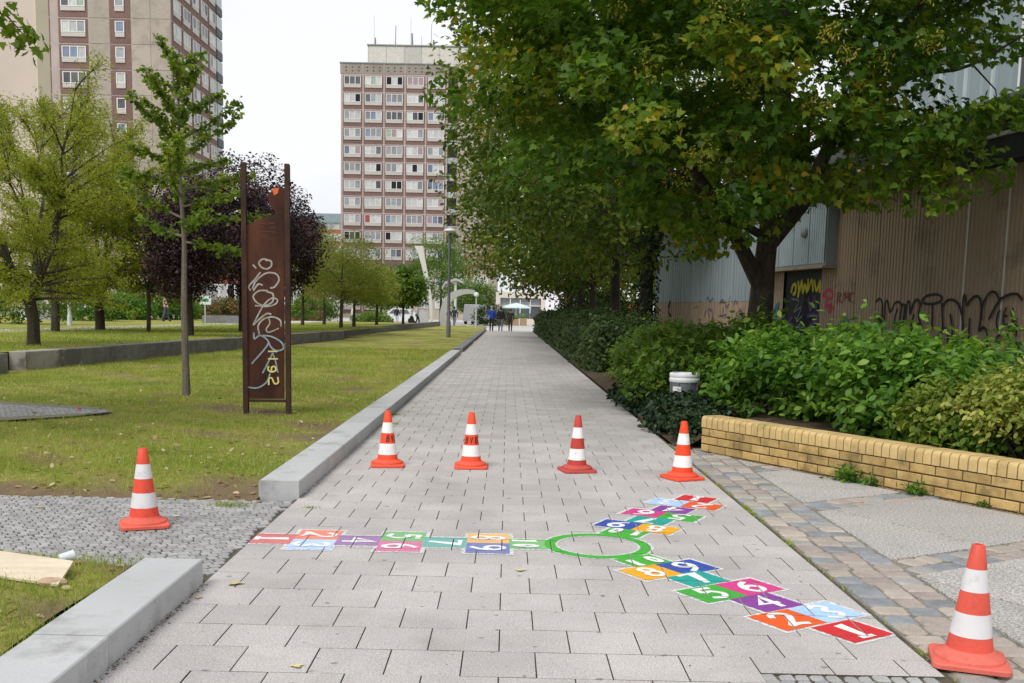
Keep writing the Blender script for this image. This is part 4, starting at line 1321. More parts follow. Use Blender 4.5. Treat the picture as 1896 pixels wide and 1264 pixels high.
# ------------------------------------------------------------------ people
def person(label, loc, h, face, top, legs, hair, stride=.12, shoes=(.03, .03, .03), skin=(.5, .33, .25), lower=None, bag=None, split=.52):
    s = h/1.72
    J = {'pel': (0, 0, .95), 'sp': (0, .01, 1.15), 'ch': (0, .02, 1.34), 'nk': (0, .0, 1.47), 'h0': (0, -.02, 1.56), 'h1': (0, -.02, 1.66)}
    rad = {'pel': (.155, .12), 'sp': (.14, .105), 'ch': (.165, .115), 'nk': (.055, .055), 'h0': (.075, .09), 'h1': (.07, .085)}
    E_ = [('pel', 'sp'), ('sp', 'ch'), ('ch', 'nk'), ('nk', 'h0'), ('h0', 'h1')]
    for sd, g in ((-1, 1), (1, -1)):
        L = 'l' if sd < 0 else 'r'
        J.update({L+'s': (sd*.19, .01, 1.38), L+'e': (sd*.25, .03-g*stride*.4, 1.12), L+'w': (sd*.24, -.06-g*stride*.8, .88), L+'f': (sd*.235, -.08-g*stride*.9, .79),
                  L+'h': (sd*.095, 0, .88), L+'k': (sd*.1, -.03+g*stride*.6, .5), L+'a': (sd*.1, .03+g*stride*1.5, .09), L+'t': (sd*.115, -.14+g*stride*1.4, .035)})
        rad.update({L+'s': (.075, .075), L+'e': (.052, .052), L+'w': (.04, .04), L+'f': (.032, .045), L+'h': (.095, .1), L+'k': (.065, .068), L+'a': (.048, .05), L+'t': (.042, .036)})
        E_ += [('ch', L+'s'), (L+'s', L+'e'), (L+'e', L+'w'), (L+'w', L+'f'), ('pel', L+'h'), (L+'h', L+'k'), (L+'k', L+'a'), (L+'a', L+'t')]
    keys = list(J)
    me = bpy.data.meshes.new('body_skeleton')
    me.from_pydata([J[k] for k in keys], [(keys.index(a), keys.index(b_)) for a, b_ in E_], [])
    ob = bpy.data.objects.new('body_skeleton', me)
    col.objects.link(ob)
    ob.modifiers.new('s', 'SKIN')
    for i, k in enumerate(keys):
        d = me.skin_vertices[0].data[i]
        d.radius = rad[k]
        d.use_root = (k == 'pel')
    ob.modifiers.new('d', 'SUBSURF').levels = 2
    dg = bpy.context.evaluated_depsgraph_get()
    nm = bpy.data.meshes.new_from_object(ob.evaluated_get(dg))
    bpy.data.objects.remove(ob)
    cs = [top, legs, skin, hair, shoes, lower or legs]
    for i, c in enumerate(cs):
        nm.materials.append(mat('cloth_%d_%d_%d' % tuple(int(x*255) for x in c), c, .85, .15, 9))
    for p in nm.polygons:
        x, y, z = p.center
        if z > 1.5:
            k = 3 if (y > -.02 or z > 1.68) else 2
        elif z > 1.46:
            k = 2
        elif abs(x) > .19 and z < .86:
            k = 2
        elif z > .86 or (abs(x) > .2):
            k = 0
        elif z > split:
            k = 1
        elif z > .09:
            k = 5
        else:
            k = 4
        p.material_index = k
        p.use_smooth = True
    t = empty('person', (loc[0], loc[1], loc[2]), R(face), label=label, category='person')
    t.scale = (s, s, s)
    inst('body', nm, t)
    # hair cap and face
    MB().lathe([(.001, 1.755), (.05, 1.745), (.082, 1.70), (.088, 1.64), (.075, 1.58)], 12, (0, .004, 0), cap=False).build('hair', mat('hair_%d' % int(hair[0]*255), hair, .8), t, True)
    MB().tube([(0, -.1, 1.63), (0, -.118, 1.6)], [.008, .014], 5).build('nose', mat('skin_nose', skin, .7), t)
    if bag:
        MB().box(*bag[0]).build('bag', mat('bag_%d' % int(bag[1][0]*255), bag[1], .7), t)
    return t
DK = (.02, .02, .022)
JN = (.07, .09, .14)
person('person in a bright blue jacket walking away at the end of the path', (-1.15, 71.9, 0), 1.74, 175, (.02, .06, .36), DK, (.35, .3, .25))
person('person in a black jacket and grey trousers beside the blue jacket', (-.52, 72.3, 0), 1.68, 180, DK, (.13, .14, .16), (.05, .035, .03))
person('person in dark clothes with a shoulder bag, rightmost on the path', (.17, 71.6, 0), 1.58, 176, (.04, .03, .03), DK, (.1, .04, .03), bag=((.22, .34, -.1, .12, .85, 1.15), (.1, .05, .04)))
q = AY(841, 603, 86)
person('person in a navy jacket and jeans in front of the arch', (q.x, 86, 0), 1.7, 160, (.03, .035, .06), (.14, .19, .27), (.06, .05, .05))
person('dark figure half hidden behind the lamp post', (q.x-.5, 87, 0), 1.66, 120, DK, (.1, .12, .15), (.3, .25, .2))
q = AY(762, 602, 88)
person('white-haired person in a pale jacket walking left of the arch', (q.x, 88, 0), 1.68, 70, (.55, .55, .55), DK, (.75, .72, .68), stride=.2)
q = AY(773, 602, 87.5)
person('person in a grey shirt carrying a bag beside the white-haired walker', (q.x, 87.5, 0), 1.7, 80, (.36, .37, .42), (.03, .035, .05), (.3, .27, .25), bag=((-.4, -.26, -.1, .1, .8, 1.05), (.08, .05, .05)))
q = AY(735, 600, 90)
person('person in a dark top and pale blue shorts near the white car', (q.x, 90, 0), 1.65, 150, (.025, .025, .04), (.42, .55, .68), (.1, .06, .04), lower=(.55, .38, .3))
q = AY(654, 598, 85)
person('person in a white blouse seen between the lawn trees', (q.x, 85, 0), 1.62, 120, (.68, .66, .6), (.07, .09, .15), (.7, .62, .45))
q = AY(307, 598, 58)
person('person in a pink top behind the tree trunk on the left', (q.x, 58, UZ), 1.66, 100, (.66, .38, .38), (.1, .1, .16), (.12, .06, .04))

# ------------------------------------------------------------------ vehicles
def car(label, loc, rz, c, van=False, L=4.2):
    t = empty('parked_car', loc, rz, label=label, category='van' if van else 'car')
    prof = [(-2.1, .3), (-2.1, .75), (-2.0, .9), (-1.75, .95), (-1.2, 1.4), (-.6, 1.5), (.5, 1.48), (1.15, .98), (1.9, .85), (2.1, .65), (2.1, .3)] if not van else [(-2.2, .3), (-2.2, 1.95), (-2.05, 2.05), (1.0, 2.05), (1.5, 1.75), (1.8, 1.15), (2.25, .95), (2.3, .3)]
    mp_ = mat('car_%d_%d' % (int(c[0]*255), int(c[1]*255)), c, .3, .03, 2, spec=.5)
    n = len(prof)
    def side(y, inset):
        return [(p[0], y-(math.copysign(inset, y) if p[1] > 1.0 else 0), p[1]) for p in prof]
    vs = side(-.85, .14)+side(.85, .14)
    MB().add(vs, [tuple(range(n)), tuple(range(2*n-1, n-1, -1))]+[(i, n+i, n+(i+1) % n, (i+1) % n) for i in range(n)]).build('body', mp_, t, True)
    gl = MATS['glass_dark']
    for y, s_ in ((-1, 1), (1, -1)):
        for a in (([(-1.15, 1.0), (-.2, 1.0), (-.2, 1.4), (-.95, 1.36)], [(-.1, 1.0), (.85, 1.0), (.45, 1.4), (-.1, 1.4)]) if not van else ([(.6, 1.2), (1.6, 1.2), (1.35, 1.75), (.6, 1.75)],)):
            yo = [(y*(.86 if p[1] < 1.1 else .735)) for p in a]
            if van:
                yo = [y*.73]*4
            MB().add([(p[0], yy, p[1]) for p, yy in zip(a, yo)], [(0, 1, 2, 3) if y < 0 else (3, 2, 1, 0)]).build('side_window', gl, t)
    for x in (-1.3, 1.35):
        for y in (-.8, .8):
            wl = MB().lathe([(.2, -.1), (.3, -.1), (.32, -.05), (.32, .05), (.3, .1), (.2, .1)], 18).build('wheel', mat('tyre', (.02, .02, .02), .9), t, True)
            wl.location = (x, y, .32)
            wl.rotation_euler = (R(90), 0, 0)
            MB().lathe([(.02, .06), (.2, .08), (.2, -.08), (.02, -.06)], 14).build('rim', mat('rim_metal', (.5, .5, .5), .4), wl, True)
    for x, c2, nm in ((2.06, (.7, .7, .65), 'headlight'), (-2.11, (.4, .03, .03), 'tail_light')):
        for y in (-.6, .6):
            MB().box(x, x+.05, y-.15, y+.15, .62, .76).build(nm, mat('car_'+nm, c2, .3), t)
    return t
q = AY(738, 600, 100)
car('white hatchback parked between the trees left of the sculptures', (q.x, 100, -.01), R(180), (.72, .73, .74))
q = AY(882, 602, 108)
car('white van parked right of the arch sculpture', (q.x, 108, -.01), R(76), (.7, .7, .71), van=True)
q = AY(868, 600, 100)
q = AY(303, 599, 72)
car('green car behind the plum tree trunk on the left', (q.x, 72, UZ), R(84), (.16, .3, .08))
q = AY(1140, 600, 78)
car('pale car glimpsed between the trunks on the right', (q.x-1, 80, -.05), R(10), (.62, .63, .64))
# dark bench block on the left lawn
q = AY(411, 598, 57)
bk = empty('dark_planter', (q.x, 57, UZ), label='long dark stone planter beyond the sidewalk', category='planter')
MB().box(-1.1, 1.1, 0, .6, -.05, .42).build('box_wall', m_kerbd, bk)
MB().box(-1.0, 1.0, .1, .5, .42, .46).build('soil', m_soil, bk)

# ------------------------------------------------------------------ vegetation
m_bark = mat('bark_grey_brown', (.058, .046, .034), .95, .35, 3, grain=.35, gscale=25, bump=.9, bscale=16, sz=(4, 4, .7), dirt=(.09, .1, .06), dscale=2)
m_bark2 = mat('bark_pale', (.17, .145, .115), .95, .25, 4, grain=.25, gscale=30, bump=.6, bscale=22, sz=(4, 4, .8))
m_barkd = mat('bark_dark', (.045, .036, .03), .95, .3, 3, grain=.3, gscale=20, bump=.7, bscale=14)
LM_MAPLE = leafmat('maple_leaves', [(0, (.024, .06, .008)), (.3, (.06, .135, .012)), (.58, (.12, .21, .018)), (.8, (.2, .265, .022)), (.92, (.36, .31, .025)), (1, (.48, .32, .04))], .42)
LM_DARK = leafmat('avenue_leaves', [(0, (.028, .052, .006)), (.4, (.06, .1, .009)), (.72, (.115, .155, .014)), (.9, (.2, .21, .02)), (1, (.32, .24, .035))], .38)
LM_ORANGE = leafmat('browning_leaves', [(0, (.05, .09, .02)), (.4, (.1, .12, .03)), (.7, (.28, .13, .05)), (1, (.42, .17, .07))], .3)
LM_WILLOW = leafmat('locust_leaves', [(0, (.15, .19, .02)), (.4, (.25, .29, .03)), (.75, (.37, .38, .05)), (1, (.5, .45, .09))], .5)
LM_GINKGO = leafmat('ginkgo_leaves', [(0, (.07, .14, .016)), (.5, (.15, .23, .025)), (.85, (.26, .31, .035)), (1, (.38, .36, .05))], .45)
LM_PURPLE = leafmat('plum_leaves', [(0, (.016, .008, .012)), (.5, (.034, .015, .022)), (.85, (.065, .028, .036)), (1, (.11, .045, .045))], .2)
LM_YGREEN = leafmat('robinia_leaves', [(0, (.085, .12, .018)), (.45, (.16, .195, .025)), (.8, (.26, .26, .04)), (1, (.34, .27, .06))], .42)
LM_SHRUB = leafmat('shrub_leaves', [(0, (.03, .085, .012)), (.4, (.08, .19, .024)), (.75, (.18, .335, .045)), (1, (.33, .45, .09))], .44, .42)
LM_SHRUBD = leafmat('dark_shrub_leaves', [(0, (.045, .095, .012)), (.5, (.1, .19, .022)), (.85, (.2, .3, .04)), (1, (.32, .37, .07))], .42)
LM_YELLOW = leafmat('variegated_leaves', [(0, (.1, .16, .02)), (.4, (.23, .29, .045)), (.75, (.4, .41, .09)), (1, (.56, .5, .2))], .38)
LM_BLUE = leafmat('juniper_needles', [(0, (.04, .075, .06)), (.5, (.08, .13, .1)), (1, (.14, .2, .15))], .15)
LM_IVY = leafmat('ivy_leaves', [(0, (.008, .02, .008)), (.5, (.016, .038, .013)), (.85, (.035, .065, .02)), (1, (.08, .1, .03))], .15, .4)
LM_HEDGE = leafmat('hedge_leaves', [(0, (.018, .04, .01)), (.5, (.035, .07, .015)), (1, (.075, .115, .025))], .25)
LM_GRASS = leafmat('grass_blades', [(0, (.13, .23, .025)), (.4, (.27, .345, .05)), (.62, (.42, .42, .1)), (.85, (.56, .48, .21)), (1, (.4, .28, .14))], .3, .7)

def tree_wood(base, top, r, targets, zfork, nlimb, m, parent, trunk_pts=None, extra=None, bend=.25, seg=10):
    """tapered trunk, limbs towards spread targets, twigs to the rest"""
    b = MB()
    base, top = Vector(base), Vector(top)
    if not trunk_pts:
        trunk_pts = []
        for i in range(7):
            u = i/6
            p = base.lerp(top, u)
            if 0 < i < 6:
                p += Vector((rnd.uniform(-1, 1), rnd.uniform(-1, 1), 0))*bend*.35*r*6*u
            trunk_pts.append(p)
    tp = [Vector(p) for p in trunk_pts]
    rad = [r*(1.28 if i == 0 else 1)*(1-.88*(i/(len(tp)-1))**1.1) for i in range(len(tp))]
    q = [tp[0]-Vector((0, 0, .15)), tp[0]+(tp[1]-tp[0])*.08]+tp[1:]
    rr = [r*1.45, r*1.12]+[max(.012, x) for x in rad[1:]]
    b.tube(q, rr, seg)
    def trunk_at(z):
        for i in range(len(tp)-1):
            if tp[i].z <= z <= tp[i+1].z:
                u = (z-tp[i].z)/max(1e-6, tp[i+1].z-tp[i].z)
                return tp[i].lerp(tp[i+1], u), rad[i]+(rad[i+1]-rad[i])*u
        return tp[-1], rad[-1]
    tg = [Vector(t_) for t_ in targets]
    pool = []
    if tg:
        ch = [rnd.choice(tg)]
        while len(ch) < min(nlimb, len(tg)):
            ch.append(max(rnd.sample(tg, min(len(tg), 14)), key=lambda p: min((p-c).length for c in ch)))
        for c in ch:
            hz = (Vector((c.x, c.y, 0))-Vector((base.x, base.y, 0))).length
            z = max(zfork, min(c.z-hz*.55, top.z*.9))
            s, rs = trunk_at(z)
            L_ = (c-s).length
            wob = lambda k_: Vector((rnd.uniform(-k_, k_), rnd.uniform(-k_, k_), rnd.uniform(-k_, k_)))*L_
            pts = [Vector(p) for p in catmull([tuple(s), tuple(s.lerp(c, .25)+wob(.06)+Vector((0, 0, .05*hz))), tuple(s.lerp(c, .5)+wob(.09)+Vector((0, 0, .06*hz))), tuple(s.lerp(c, .75)+wob(.06)), tuple(c)], 4)]
            r0 = min(rs*.55, .015+.013*(c-s).length)
            rd = [max(.008, r0*(1-.85*i/(len(pts)-1))) for i in range(len(pts))]
            b.tube(pts, rd, 6, False)
            pool += list(zip(pts[2:], rd[2:]))
        for c in sorted(tg, key=lambda c: min((c-w_[0]).length for w_ in pool)):
            if c in ch:
                continue
            p, r0 = min(pool, key=lambda w_: (w_[0]-c).length+(.6 if w_[0].z > c.z else 0))
            mid = p.lerp(c, .5)+Vector((rnd.uniform(-.1, .1), rnd.uniform(-.1, .1), rnd.uniform(0, .15)))*(c-p).length
            ra = min(r0*.62, .024)
            b.tube([p, mid, c], [ra, ra*.65, .004], 4, False)
            pool += [(mid, ra*.65), (p.lerp(mid, .5), ra*.8), (mid.lerp(c, .5), ra*.45)]
    for pts, rd in (extra or []):
        b.tube(pts, rd, 8)
    return b.build('trunk', m, parent, True)

def sample_clumps(ells, n, mind, zmin=-9, shell=.35, keep=None):
    vol = np.array([e[1][0]*e[1][1]*e[1][2] for e in ells])
    vol = vol/vol.sum()
    out = []
    tries = 0
    while len(out) < n and tries < n*60:
        tries += 1
        e = ells[rng.choice(len(ells), p=vol)]
        d = rng.normal(size=3)
        d /= np.linalg.norm(d)
        u = shell+(1-shell)*rng.random()**.6
        p = np.array(e[0])+d*u*np.array(e[1])
        if p[2] < zmin+rng.random()*.35:
            continue
        if keep and not keep(p):
            continue
        if any(np.sum((p-o)**2) < mind*mind for o in out[-400:]):
            continue
        out.append(p)
    return np.array(out)
def clump_leaves(C, per, rad, flat, size, ctr, upw=.8, colvar=.55, bias=0.0):
    n = len(C)*per
    idx = np.repeat(np.arange(len(C)), per)
    g = rng.normal(size=(n, 3))
    g = g/np.maximum(1, np.linalg.norm(g, axis=1, keepdims=True)/1.5)
    cr = rad*(.7+.6*rng.random(len(C)))[idx]
    P = C[idx]+g*cr[:, None]*np.array((.62, .62, .62*flat))
    out = unit(P-np.array(ctr))
    N = rng.normal(size=(n, 3))*.55+out*.45
    N[:, 2] += upw
    S = size*(.65+.6*rng.random(n))
    cv = rng.random(len(C))[idx]
    rv = np.clip(cv*colvar+rng.random(n)*(1-colvar)+bias+.12*(rng.random(n)-.5), 0, 1)
    return P, N, S, rv
def near_split(P, N, S, k):
    d = np.linalg.norm(P-np.array((0, 0, H)), axis=1)
    vis = P[:, 2] < H+d*.36
    d2 = d/np.maximum(S, .01)+np.where(vis, 0, 1e4)
    o = np.argsort(d2)
    return o[:k], o[k:]
def leaf_objects(name, P, N, S, rv, T, m, parent, droop, off):
    """the leaves that show largest, each an object of its own sharing a few meshes"""
    var = []
    for q in range(7):
        me = npmesh(name, T, len(T), np.array([q/6.5]), m)
        var.append(me)
    N = unit(N)
    for i in range(len(P)):
        r = rng.normal(size=3)
        r[2] -= droop
        t_ = r-N[i]*np.dot(r, N[i])
        t_ /= np.linalg.norm(t_)
        b_ = np.cross(N[i], t_)
        o = bpy.data.objects.new(name, var[min(6, int(rv[i]*6.99))])
        col.objects.link(o)
        o.parent = parent
        s = S[i]
        p = P[i]-off
        o.matrix_local = Matrix(((b_[0]*s, t_[0]*s, N[i][0]*s, p[0]), (b_[1]*s, t_[1]*s, N[i][1]*s, p[1]), (b_[2]*s, t_[2]*s, N[i][2]*s, p[2]), (0, 0, 0, 1)))
def crown(parent, P, N, S, rv, T, m, droop=.5, singles=0, name='crown', leaf='leaf'):
    off = np.array(parent.location)
    if singles:
        a, b = near_split(P, N, S, singles)
        leaf_objects(leaf, P[a], N[a], S[a], rv[a], T, m, parent, droop, off)
        P, N, S, rv = P[b], N[b], S[b], rv[b]
    V = leafverts(P-off, N, S, T, droop)
    return inst(name, npmesh(name, V, len(T), rv, m), parent, kind='stuff')
def clump_tree(name, label, base, top, r, ells, n, per, size, T, lm, bark, zmin, crad, mind, zfork, nlimb=9, flat=.6, singles=0, droop=.5, group=None, trunk_pts=None, extra=None, shell=.35, upw=.8, keep=None, seg=10, colvar=.55, bias=0.0, twigs=None):
    t = empty(name, base, label=label, category='tree', group=group)
    C = sample_clumps(ells, n, mind, zmin, shell, keep)
    ctr = np.mean([e[0] for e in ells], axis=0)
    off = Vector(base)
    tg = [tuple(Vector(c)-off) for c in (C if twigs is None else C[:twigs])]
    tree_wood((0, 0, 0), Vector(top)-off, r, tg, zfork-off.z, nlimb, bark, t, [Vector(p)-off for p in trunk_pts] if trunk_pts else None, [([Vector(p)-off for p in e[0]], e[1]) for e in extra] if extra else None, seg=seg)
    P, N, S, rv = clump_leaves(C, per, crad, flat, size, ctr, upw, colvar, bias)
    crown(t, P, N, S, rv, T, lm, droop, singles)
    return t

GA = 'maples of the avenue right of the path'
# the big maple
def keep1(p):
    X, Y, Z = p
    if ((X-4.9)/.85)**2+((Z-3.1)/.5)**2 < 1 and Y < 14.3:
        return True
    if X > 4.6+.9*(Z-2.6) and Z < 3.9:             # lifted skirt over the shed roof
        return False
    if 3.75 < X < 4.9 and Z < 3.15:
        return False
    if X > 5.1 and 3.75 < Z < 5.4:
        return rng.random() < .12
    return True
clump_tree('maple_tree', 'big spreading maple with forked trunk nearest the camera on the right', (3.92, 16.0, .1), (3.9, 15.8, 9.6), .235,
           [((3.4, 15.2, 6.3), (4.7, 4.6, 3.9)), ((2.2, 13.4, 3.6), (2.2, 1.8, 1.1)), ((4.2, 13.2, 3.7), (2.6, 2.0, 1.2)), ((5.8, 14.0, 5.2), (2.4, 2.6, 1.6)), ((.9, 14.6, 5.4), (2.2, 2.2, 1.6)), ((2.75, 14.6, 2.75), (1.0, 1.0, .75)), ((4.9, 13.4, 3.15), (.9, .8, .6)), ((3.45, 15.0, 2.6), (.5, .6, .6)), ((-.1, 15.0, 5.0), (1.1, 1.3, 1.3))],
           345, 175, .118, MAPLE, LM_MAPLE, m_bark, 2.1, .5, .56, 2.6, 7, singles=300, droop=.7, group=GA, keep=keep1, shell=.25,
           trunk_pts=[(3.92, 16, .1), (3.9, 16, 1.2), (3.93, 16, 2.1), (3.98, 15.95, 3.0), (4.12, 15.9, 4.2), (4.0, 15.8, 6.0), (3.9, 15.8, 9.4)],
           extra=[([(3.9, 15.97, 1.85), (3.55, 15.7, 2.35), (3.25, 15.4, 2.75), (2.6, 15.0, 3.5), (1.8, 14.6, 4.4)], [.13, .11, .095, .07, .03]),
                  ([(3.95, 15.95, 2.5), (4.4, 15.8, 3.1), (4.75, 15.7, 4.0), (5.3, 15.4, 5.2), (6.0, 15, 6.2)], [.15, .12, .1, .07, .03])], colvar=.5)
mt = bpy.data.objects['maple_tree']
LM_SEED = leafmat('maple_seed_wings', [(0, (.2, .2, .03)), (.5, (.42, .34, .05)), (1, (.55, .40, .10))], .4)
C = sample_clumps([((3.4, 15.0, 5.4), (4.4, 4.4, 3.0))], 230, .4, 2.7, .6, keep1)
P, N, S, rv = clump_leaves(C, 60, .17, .8, .05, (3.4, 15.2, 6), .3, .5)
crown(mt, P, N, S, rv, LANCE, LM_SEED, 1.0, name='seed_clusters')
avenue = [((3.8, 28.2, .05), 'ivy-clad maple second along the avenue at the shed corner', 1), ((3.85, 37.0, .02), 'maple third along the avenue with a bare dark trunk', 2), ((3.8, 46.0, .02), 'slim maple fourth along the avenue', 3), ((3.9, 55, .02), 'maple fifth along the avenue above the clipped hedge', 4), ((3.9, 65, .02), 'last browning maple of the avenue at the square', 5)]
for (bx, by, bz), lab, k in avenue:
    hh = [0, 11, 11.5, 11, 11, 10][k]
    lm = LM_ORANGE if k == 5 else LM_DARK
    zb = [0, 2.8, 2.7, 2.6, 2.4, 2.2][k]
    rx = [0, 5.0, 5.6, 5.9, 6.2, 6.4][k]
    clump_tree('maple_tree', lab, (bx, by, bz), (bx-.2, by, hh), .2 if k != 3 else .15,
               [((bx-.75, by, zb+hh*.42), (rx, 5.0, hh*.45)), ((bx-2.2, by-1.5, zb+1.2), (3.0, 2.6, 1.4))], [0, 330, 300, 290, 280, 240][k], [0, 66, 50, 46, 42, 40][k], [0, .17, .21, .24, .27, .28][k], SIMPLE if k < 3 else DIAM, lm, m_barkd, zb, [0, .75, .85, .9, 1.0, 1.0][k], .6, 2.6, 8, group=GA, colvar=.6 if k < 5 else .4, twigs=90, seg=8)
# ivy on the second trunk
iv = bpy.data.objects['maple_tree.001']
n = 1300
a = rng.random(n)*2*math.pi
z = rng.random(n)**.8*4.6
rr = .21+.09*rng.random(n)
P = np.stack([3.8+rr*np.cos(a), 28.2+rr*np.sin(a), .1+z], 1)
N = np.stack([np.cos(a), np.sin(a), .3+.4*rng.random(n)], 1)+rng.normal(size=(n, 3))*.3
crown(iv, P, N, .09+.06*rng.random(n), rng.random(n), SIMPLE, LM_IVY, 1.0, name='ivy')
# a background screen of trees behind the avenue on the right
for i, (x, y, h_, lab) in enumerate(((7.5, 58, 9, 'tree with yellowing leaves behind the avenue near the kiosk'), (9.5, 78, 10, 'dark tree far behind the avenue on the right'), (7, 98, 10, 'tree behind the pavilion at the end of the avenue'), (14, 90, 12, 'broad tree far right behind the metal hall'))):
    clump_tree('background_tree', lab, (x, y, 0), (x, y, h_*.9), .18, [((x, y, h_*.58), (3.6, 3.6, h_*.42))], 110, 45, .3, DIAM, LM_YELLOW if i == 0 else LM_DARK, m_barkd, 1.4 if i else 1.0, 1.0, .7, 1.5, 6, group='trees beyond the avenue', twigs=30, seg=6)

# branchy trees: sprays with leaves along them
def sprays(base, dirs, m_, spec):
    """returns tubes and twig points; spec=(len, droop, n2, len2)"""
def branchy(name, label, base, height, r, nb, z0, lens, elev, n2, l2, tw, lm, T, bark, group=None, lean=(0, 0), droop=0.0, per=9, spread=.09, upw=.4, side=1.0, seg=7, top_sparse=.6, colb=0.0, stems=0, fork=1.0, sway=1.4):
    t = empty(name, base, label=label, category='tree', group=group)
    b = MB()
    tip = Vector((lean[0], lean[1], height))
    tp = [Vector((0, 0, -.1)), Vector((0, 0, height*.05))]+[Vector((0, 0, 0)).lerp(tip, u)+Vector((rnd.uniform(-.05, .05), rnd.uniform(-.05, .05), 0))*height*.12 for u in (.25, .45, .65, .82)]+[tip]
    rad = [r*1.35, r*1.1, r*.92, r*.72, r*.5, r*.3, .012]
    st_ = []
    if stems:
        tp = [Vector((0, 0, -.1)), Vector((0, 0, .1)), Vector((rnd.uniform(-.04, .04), 0, fork*.6)), Vector((rnd.uniform(-.06, .06), rnd.uniform(-.06, .06), fork))]
        b.tube(tp, [r*1.4, r*1.1, r, r*.95], 10)
        for k in range(stems):
            az = 2*math.pi*(k+rnd.uniform(.2, .8))/stems
            hh_ = height*rnd.uniform(.8, 1.0)
            sw = sway*rnd.uniform(.5, 1.15)
            q = [tp[-1]-Vector((0, 0, .12))]
            for i in range(1, 7):
                u = i/6
                q.append(Vector((math.cos(az)*sw*u**.75+rnd.uniform(-.12, .12), math.sin(az)*sw*u**.75+rnd.uniform(-.12, .12), fork+(hh_-fork)*u)))
            b.tube(q, [max(.006, r*.62*(1-.95*i/6)) for i in range(7)], 7)
            st_.append(q)
    else:
        b.tube(tp, rad, 9)
    P, D, RV = [], [], []
    def at(u):
        if st_:
            q = rnd.choice(st_)
            z = u*height
            for i in range(6):
                if q[i].z <= z <= q[i+1].z:
                    return q[i].lerp(q[i+1], (z-q[i].z)/max(1e-6, q[i+1].z-q[i].z))
            return q[0] if z < q[0].z else q[-1]
        x = u*(len(tp)-2)+1
        i = min(int(x), len(tp)-2)
        return tp[i].lerp(tp[i+1], x-i)
    for k in range(nb):
        u = (k+rnd.random())/nb
        zz_ = z0+(height*.96-z0)*u
        s = at(zz_/height)
        az = k*2.4+rnd.uniform(-.5, .5)
        if st_:
            az = math.atan2(s.y, s.x)+rnd.uniform(-1.5, 1.5)
        L = (lens[0]+(lens[1]-lens[0])*u)*rnd.uniform(.7, 1.2)
        el = R(elev[0]+(elev[1]-elev[0])*u+rnd.uniform(-10, 10))
        d = Vector((math.cos(az)*math.cos(el)*side, math.sin(az)*math.cos(el), math.sin(el)))
        pts = [s]
        steps = 6
        for i in range(steps):
            d = (d+Vector((rnd.uniform(-.12, .12), rnd.uniform(-.12, .12), rnd.uniform(-.06, .1)-droop*.1*i))).normalized()
            pts.append(pts[-1]+d*L/steps)
        r0 = min(r*.42, .012+L*.012)
        b.tube(pts, [max(.004, r0*(1-.9*i/steps)) for i in range(steps+1)], 5, False)
        for j in range(n2):
            v = .15+.85*(j+rnd.random())/n2
            x = v*steps
            i = min(int(x), steps-1)
            q = pts[i].lerp(pts[i+1], x-i)
            dd = (pts[i+1]-pts[i]).normalized()
            d2 = (dd*.7+Vector((rnd.uniform(-1, 1), rnd.uniform(-1, 1), rnd.uniform(-.5, .6)-droop*.5))).normalized()
            l_ = l2*rnd.uniform(.5, 1.2)*(1-.4*v)
            tq = [q]
            for s2 in range(3):
                d2 = (d2+Vector((rnd.uniform(-.2, .2), rnd.uniform(-.2, .2), rnd.uniform(-.1, .05)-droop*.2))).normalized()
                tq.append(tq[-1]+d2*l_/3)
            b.tube(tq, [.006, .004, .003, .002], 3, False)
            cv = rnd.random()
            m = int(per*(1 if u < top_sparse else 1-.45*(u-top_sparse)/(1-top_sparse)))
            for s2 in range(m):
                w_ = rnd.random()*3
                i2 = min(int(w_), 2)
                P.append(tuple(tq[i2].lerp(tq[i2+1], w_-i2)))
                RV.append(min(1, max(0, cv*.5+rnd.random()*.5+colb)))
    b.build('trunk', bark, t, True)
    P = np.array(P)+rng.normal(size=(len(P), 3))*spread
    N = rng.normal(size=P.shape)*.6
    N[:, 2] += upw
    S = tw*(.6+.7*rng.random(len(P)))
    V = leafverts(P, N, S, T, .6)
    inst('crown', npmesh('crown', V, len(T), np.array(RV), lm), t, kind='stuff')
    return t
GL_ = 'locust trees on the raised lawn'
branchy('locust_tree', 'large feathery yellow-green tree at the left edge behind the granite wall', (-10.6, 22.9, UZ), 5.6, .13, 95, .95, (1.9, .8), (0, 62), 17, .6, .085, LM_WILLOW, LANCE, m_bark, GL_, lean=(.3, 0), droop=.17, per=28, spread=.06, top_sparse=.4, stems=6, fork=.95, sway=1.7)
branchy('locust_tree', 'feathery tree farther back left of the white lamp post', (-15.0, 34.0, UZ), 7.0, .13, 80, 1.2, (2.1, 1.0), (0, 62), 16, .7, .11, LM_WILLOW, LANCE, m_bark, GL_, droop=.14, per=22, spread=.08, top_sparse=.4, stems=5, fork=1.3, sway=1.9)
branchy('locust_tree', 'broad feathery tree with leaning trunk right of the white lamp post', (-14.7, 37.0, UZ), 7.4, .16, 100, 1.1, (2.4, 1.1), (0, 62), 17, .8, .12, LM_WILLOW, LANCE, m_bark, GL_, lean=(.5, 0), droop=.16, per=29, spread=.09, top_sparse=.4, stems=6, fork=1.3, sway=2.3)
branchy('locust_tree', 'thin-stemmed feathery tree in front of the rose bushes', (-12.6, 36.0, UZ), 5.6, .07, 60, 1.2, (2.5, 1.2), (4, 55), 18, .7, .13, LM_WILLOW, LANCE, m_bark, GL_, droop=.12, per=26, spread=.09, stems=4, fork=1.5, sway=1.5)
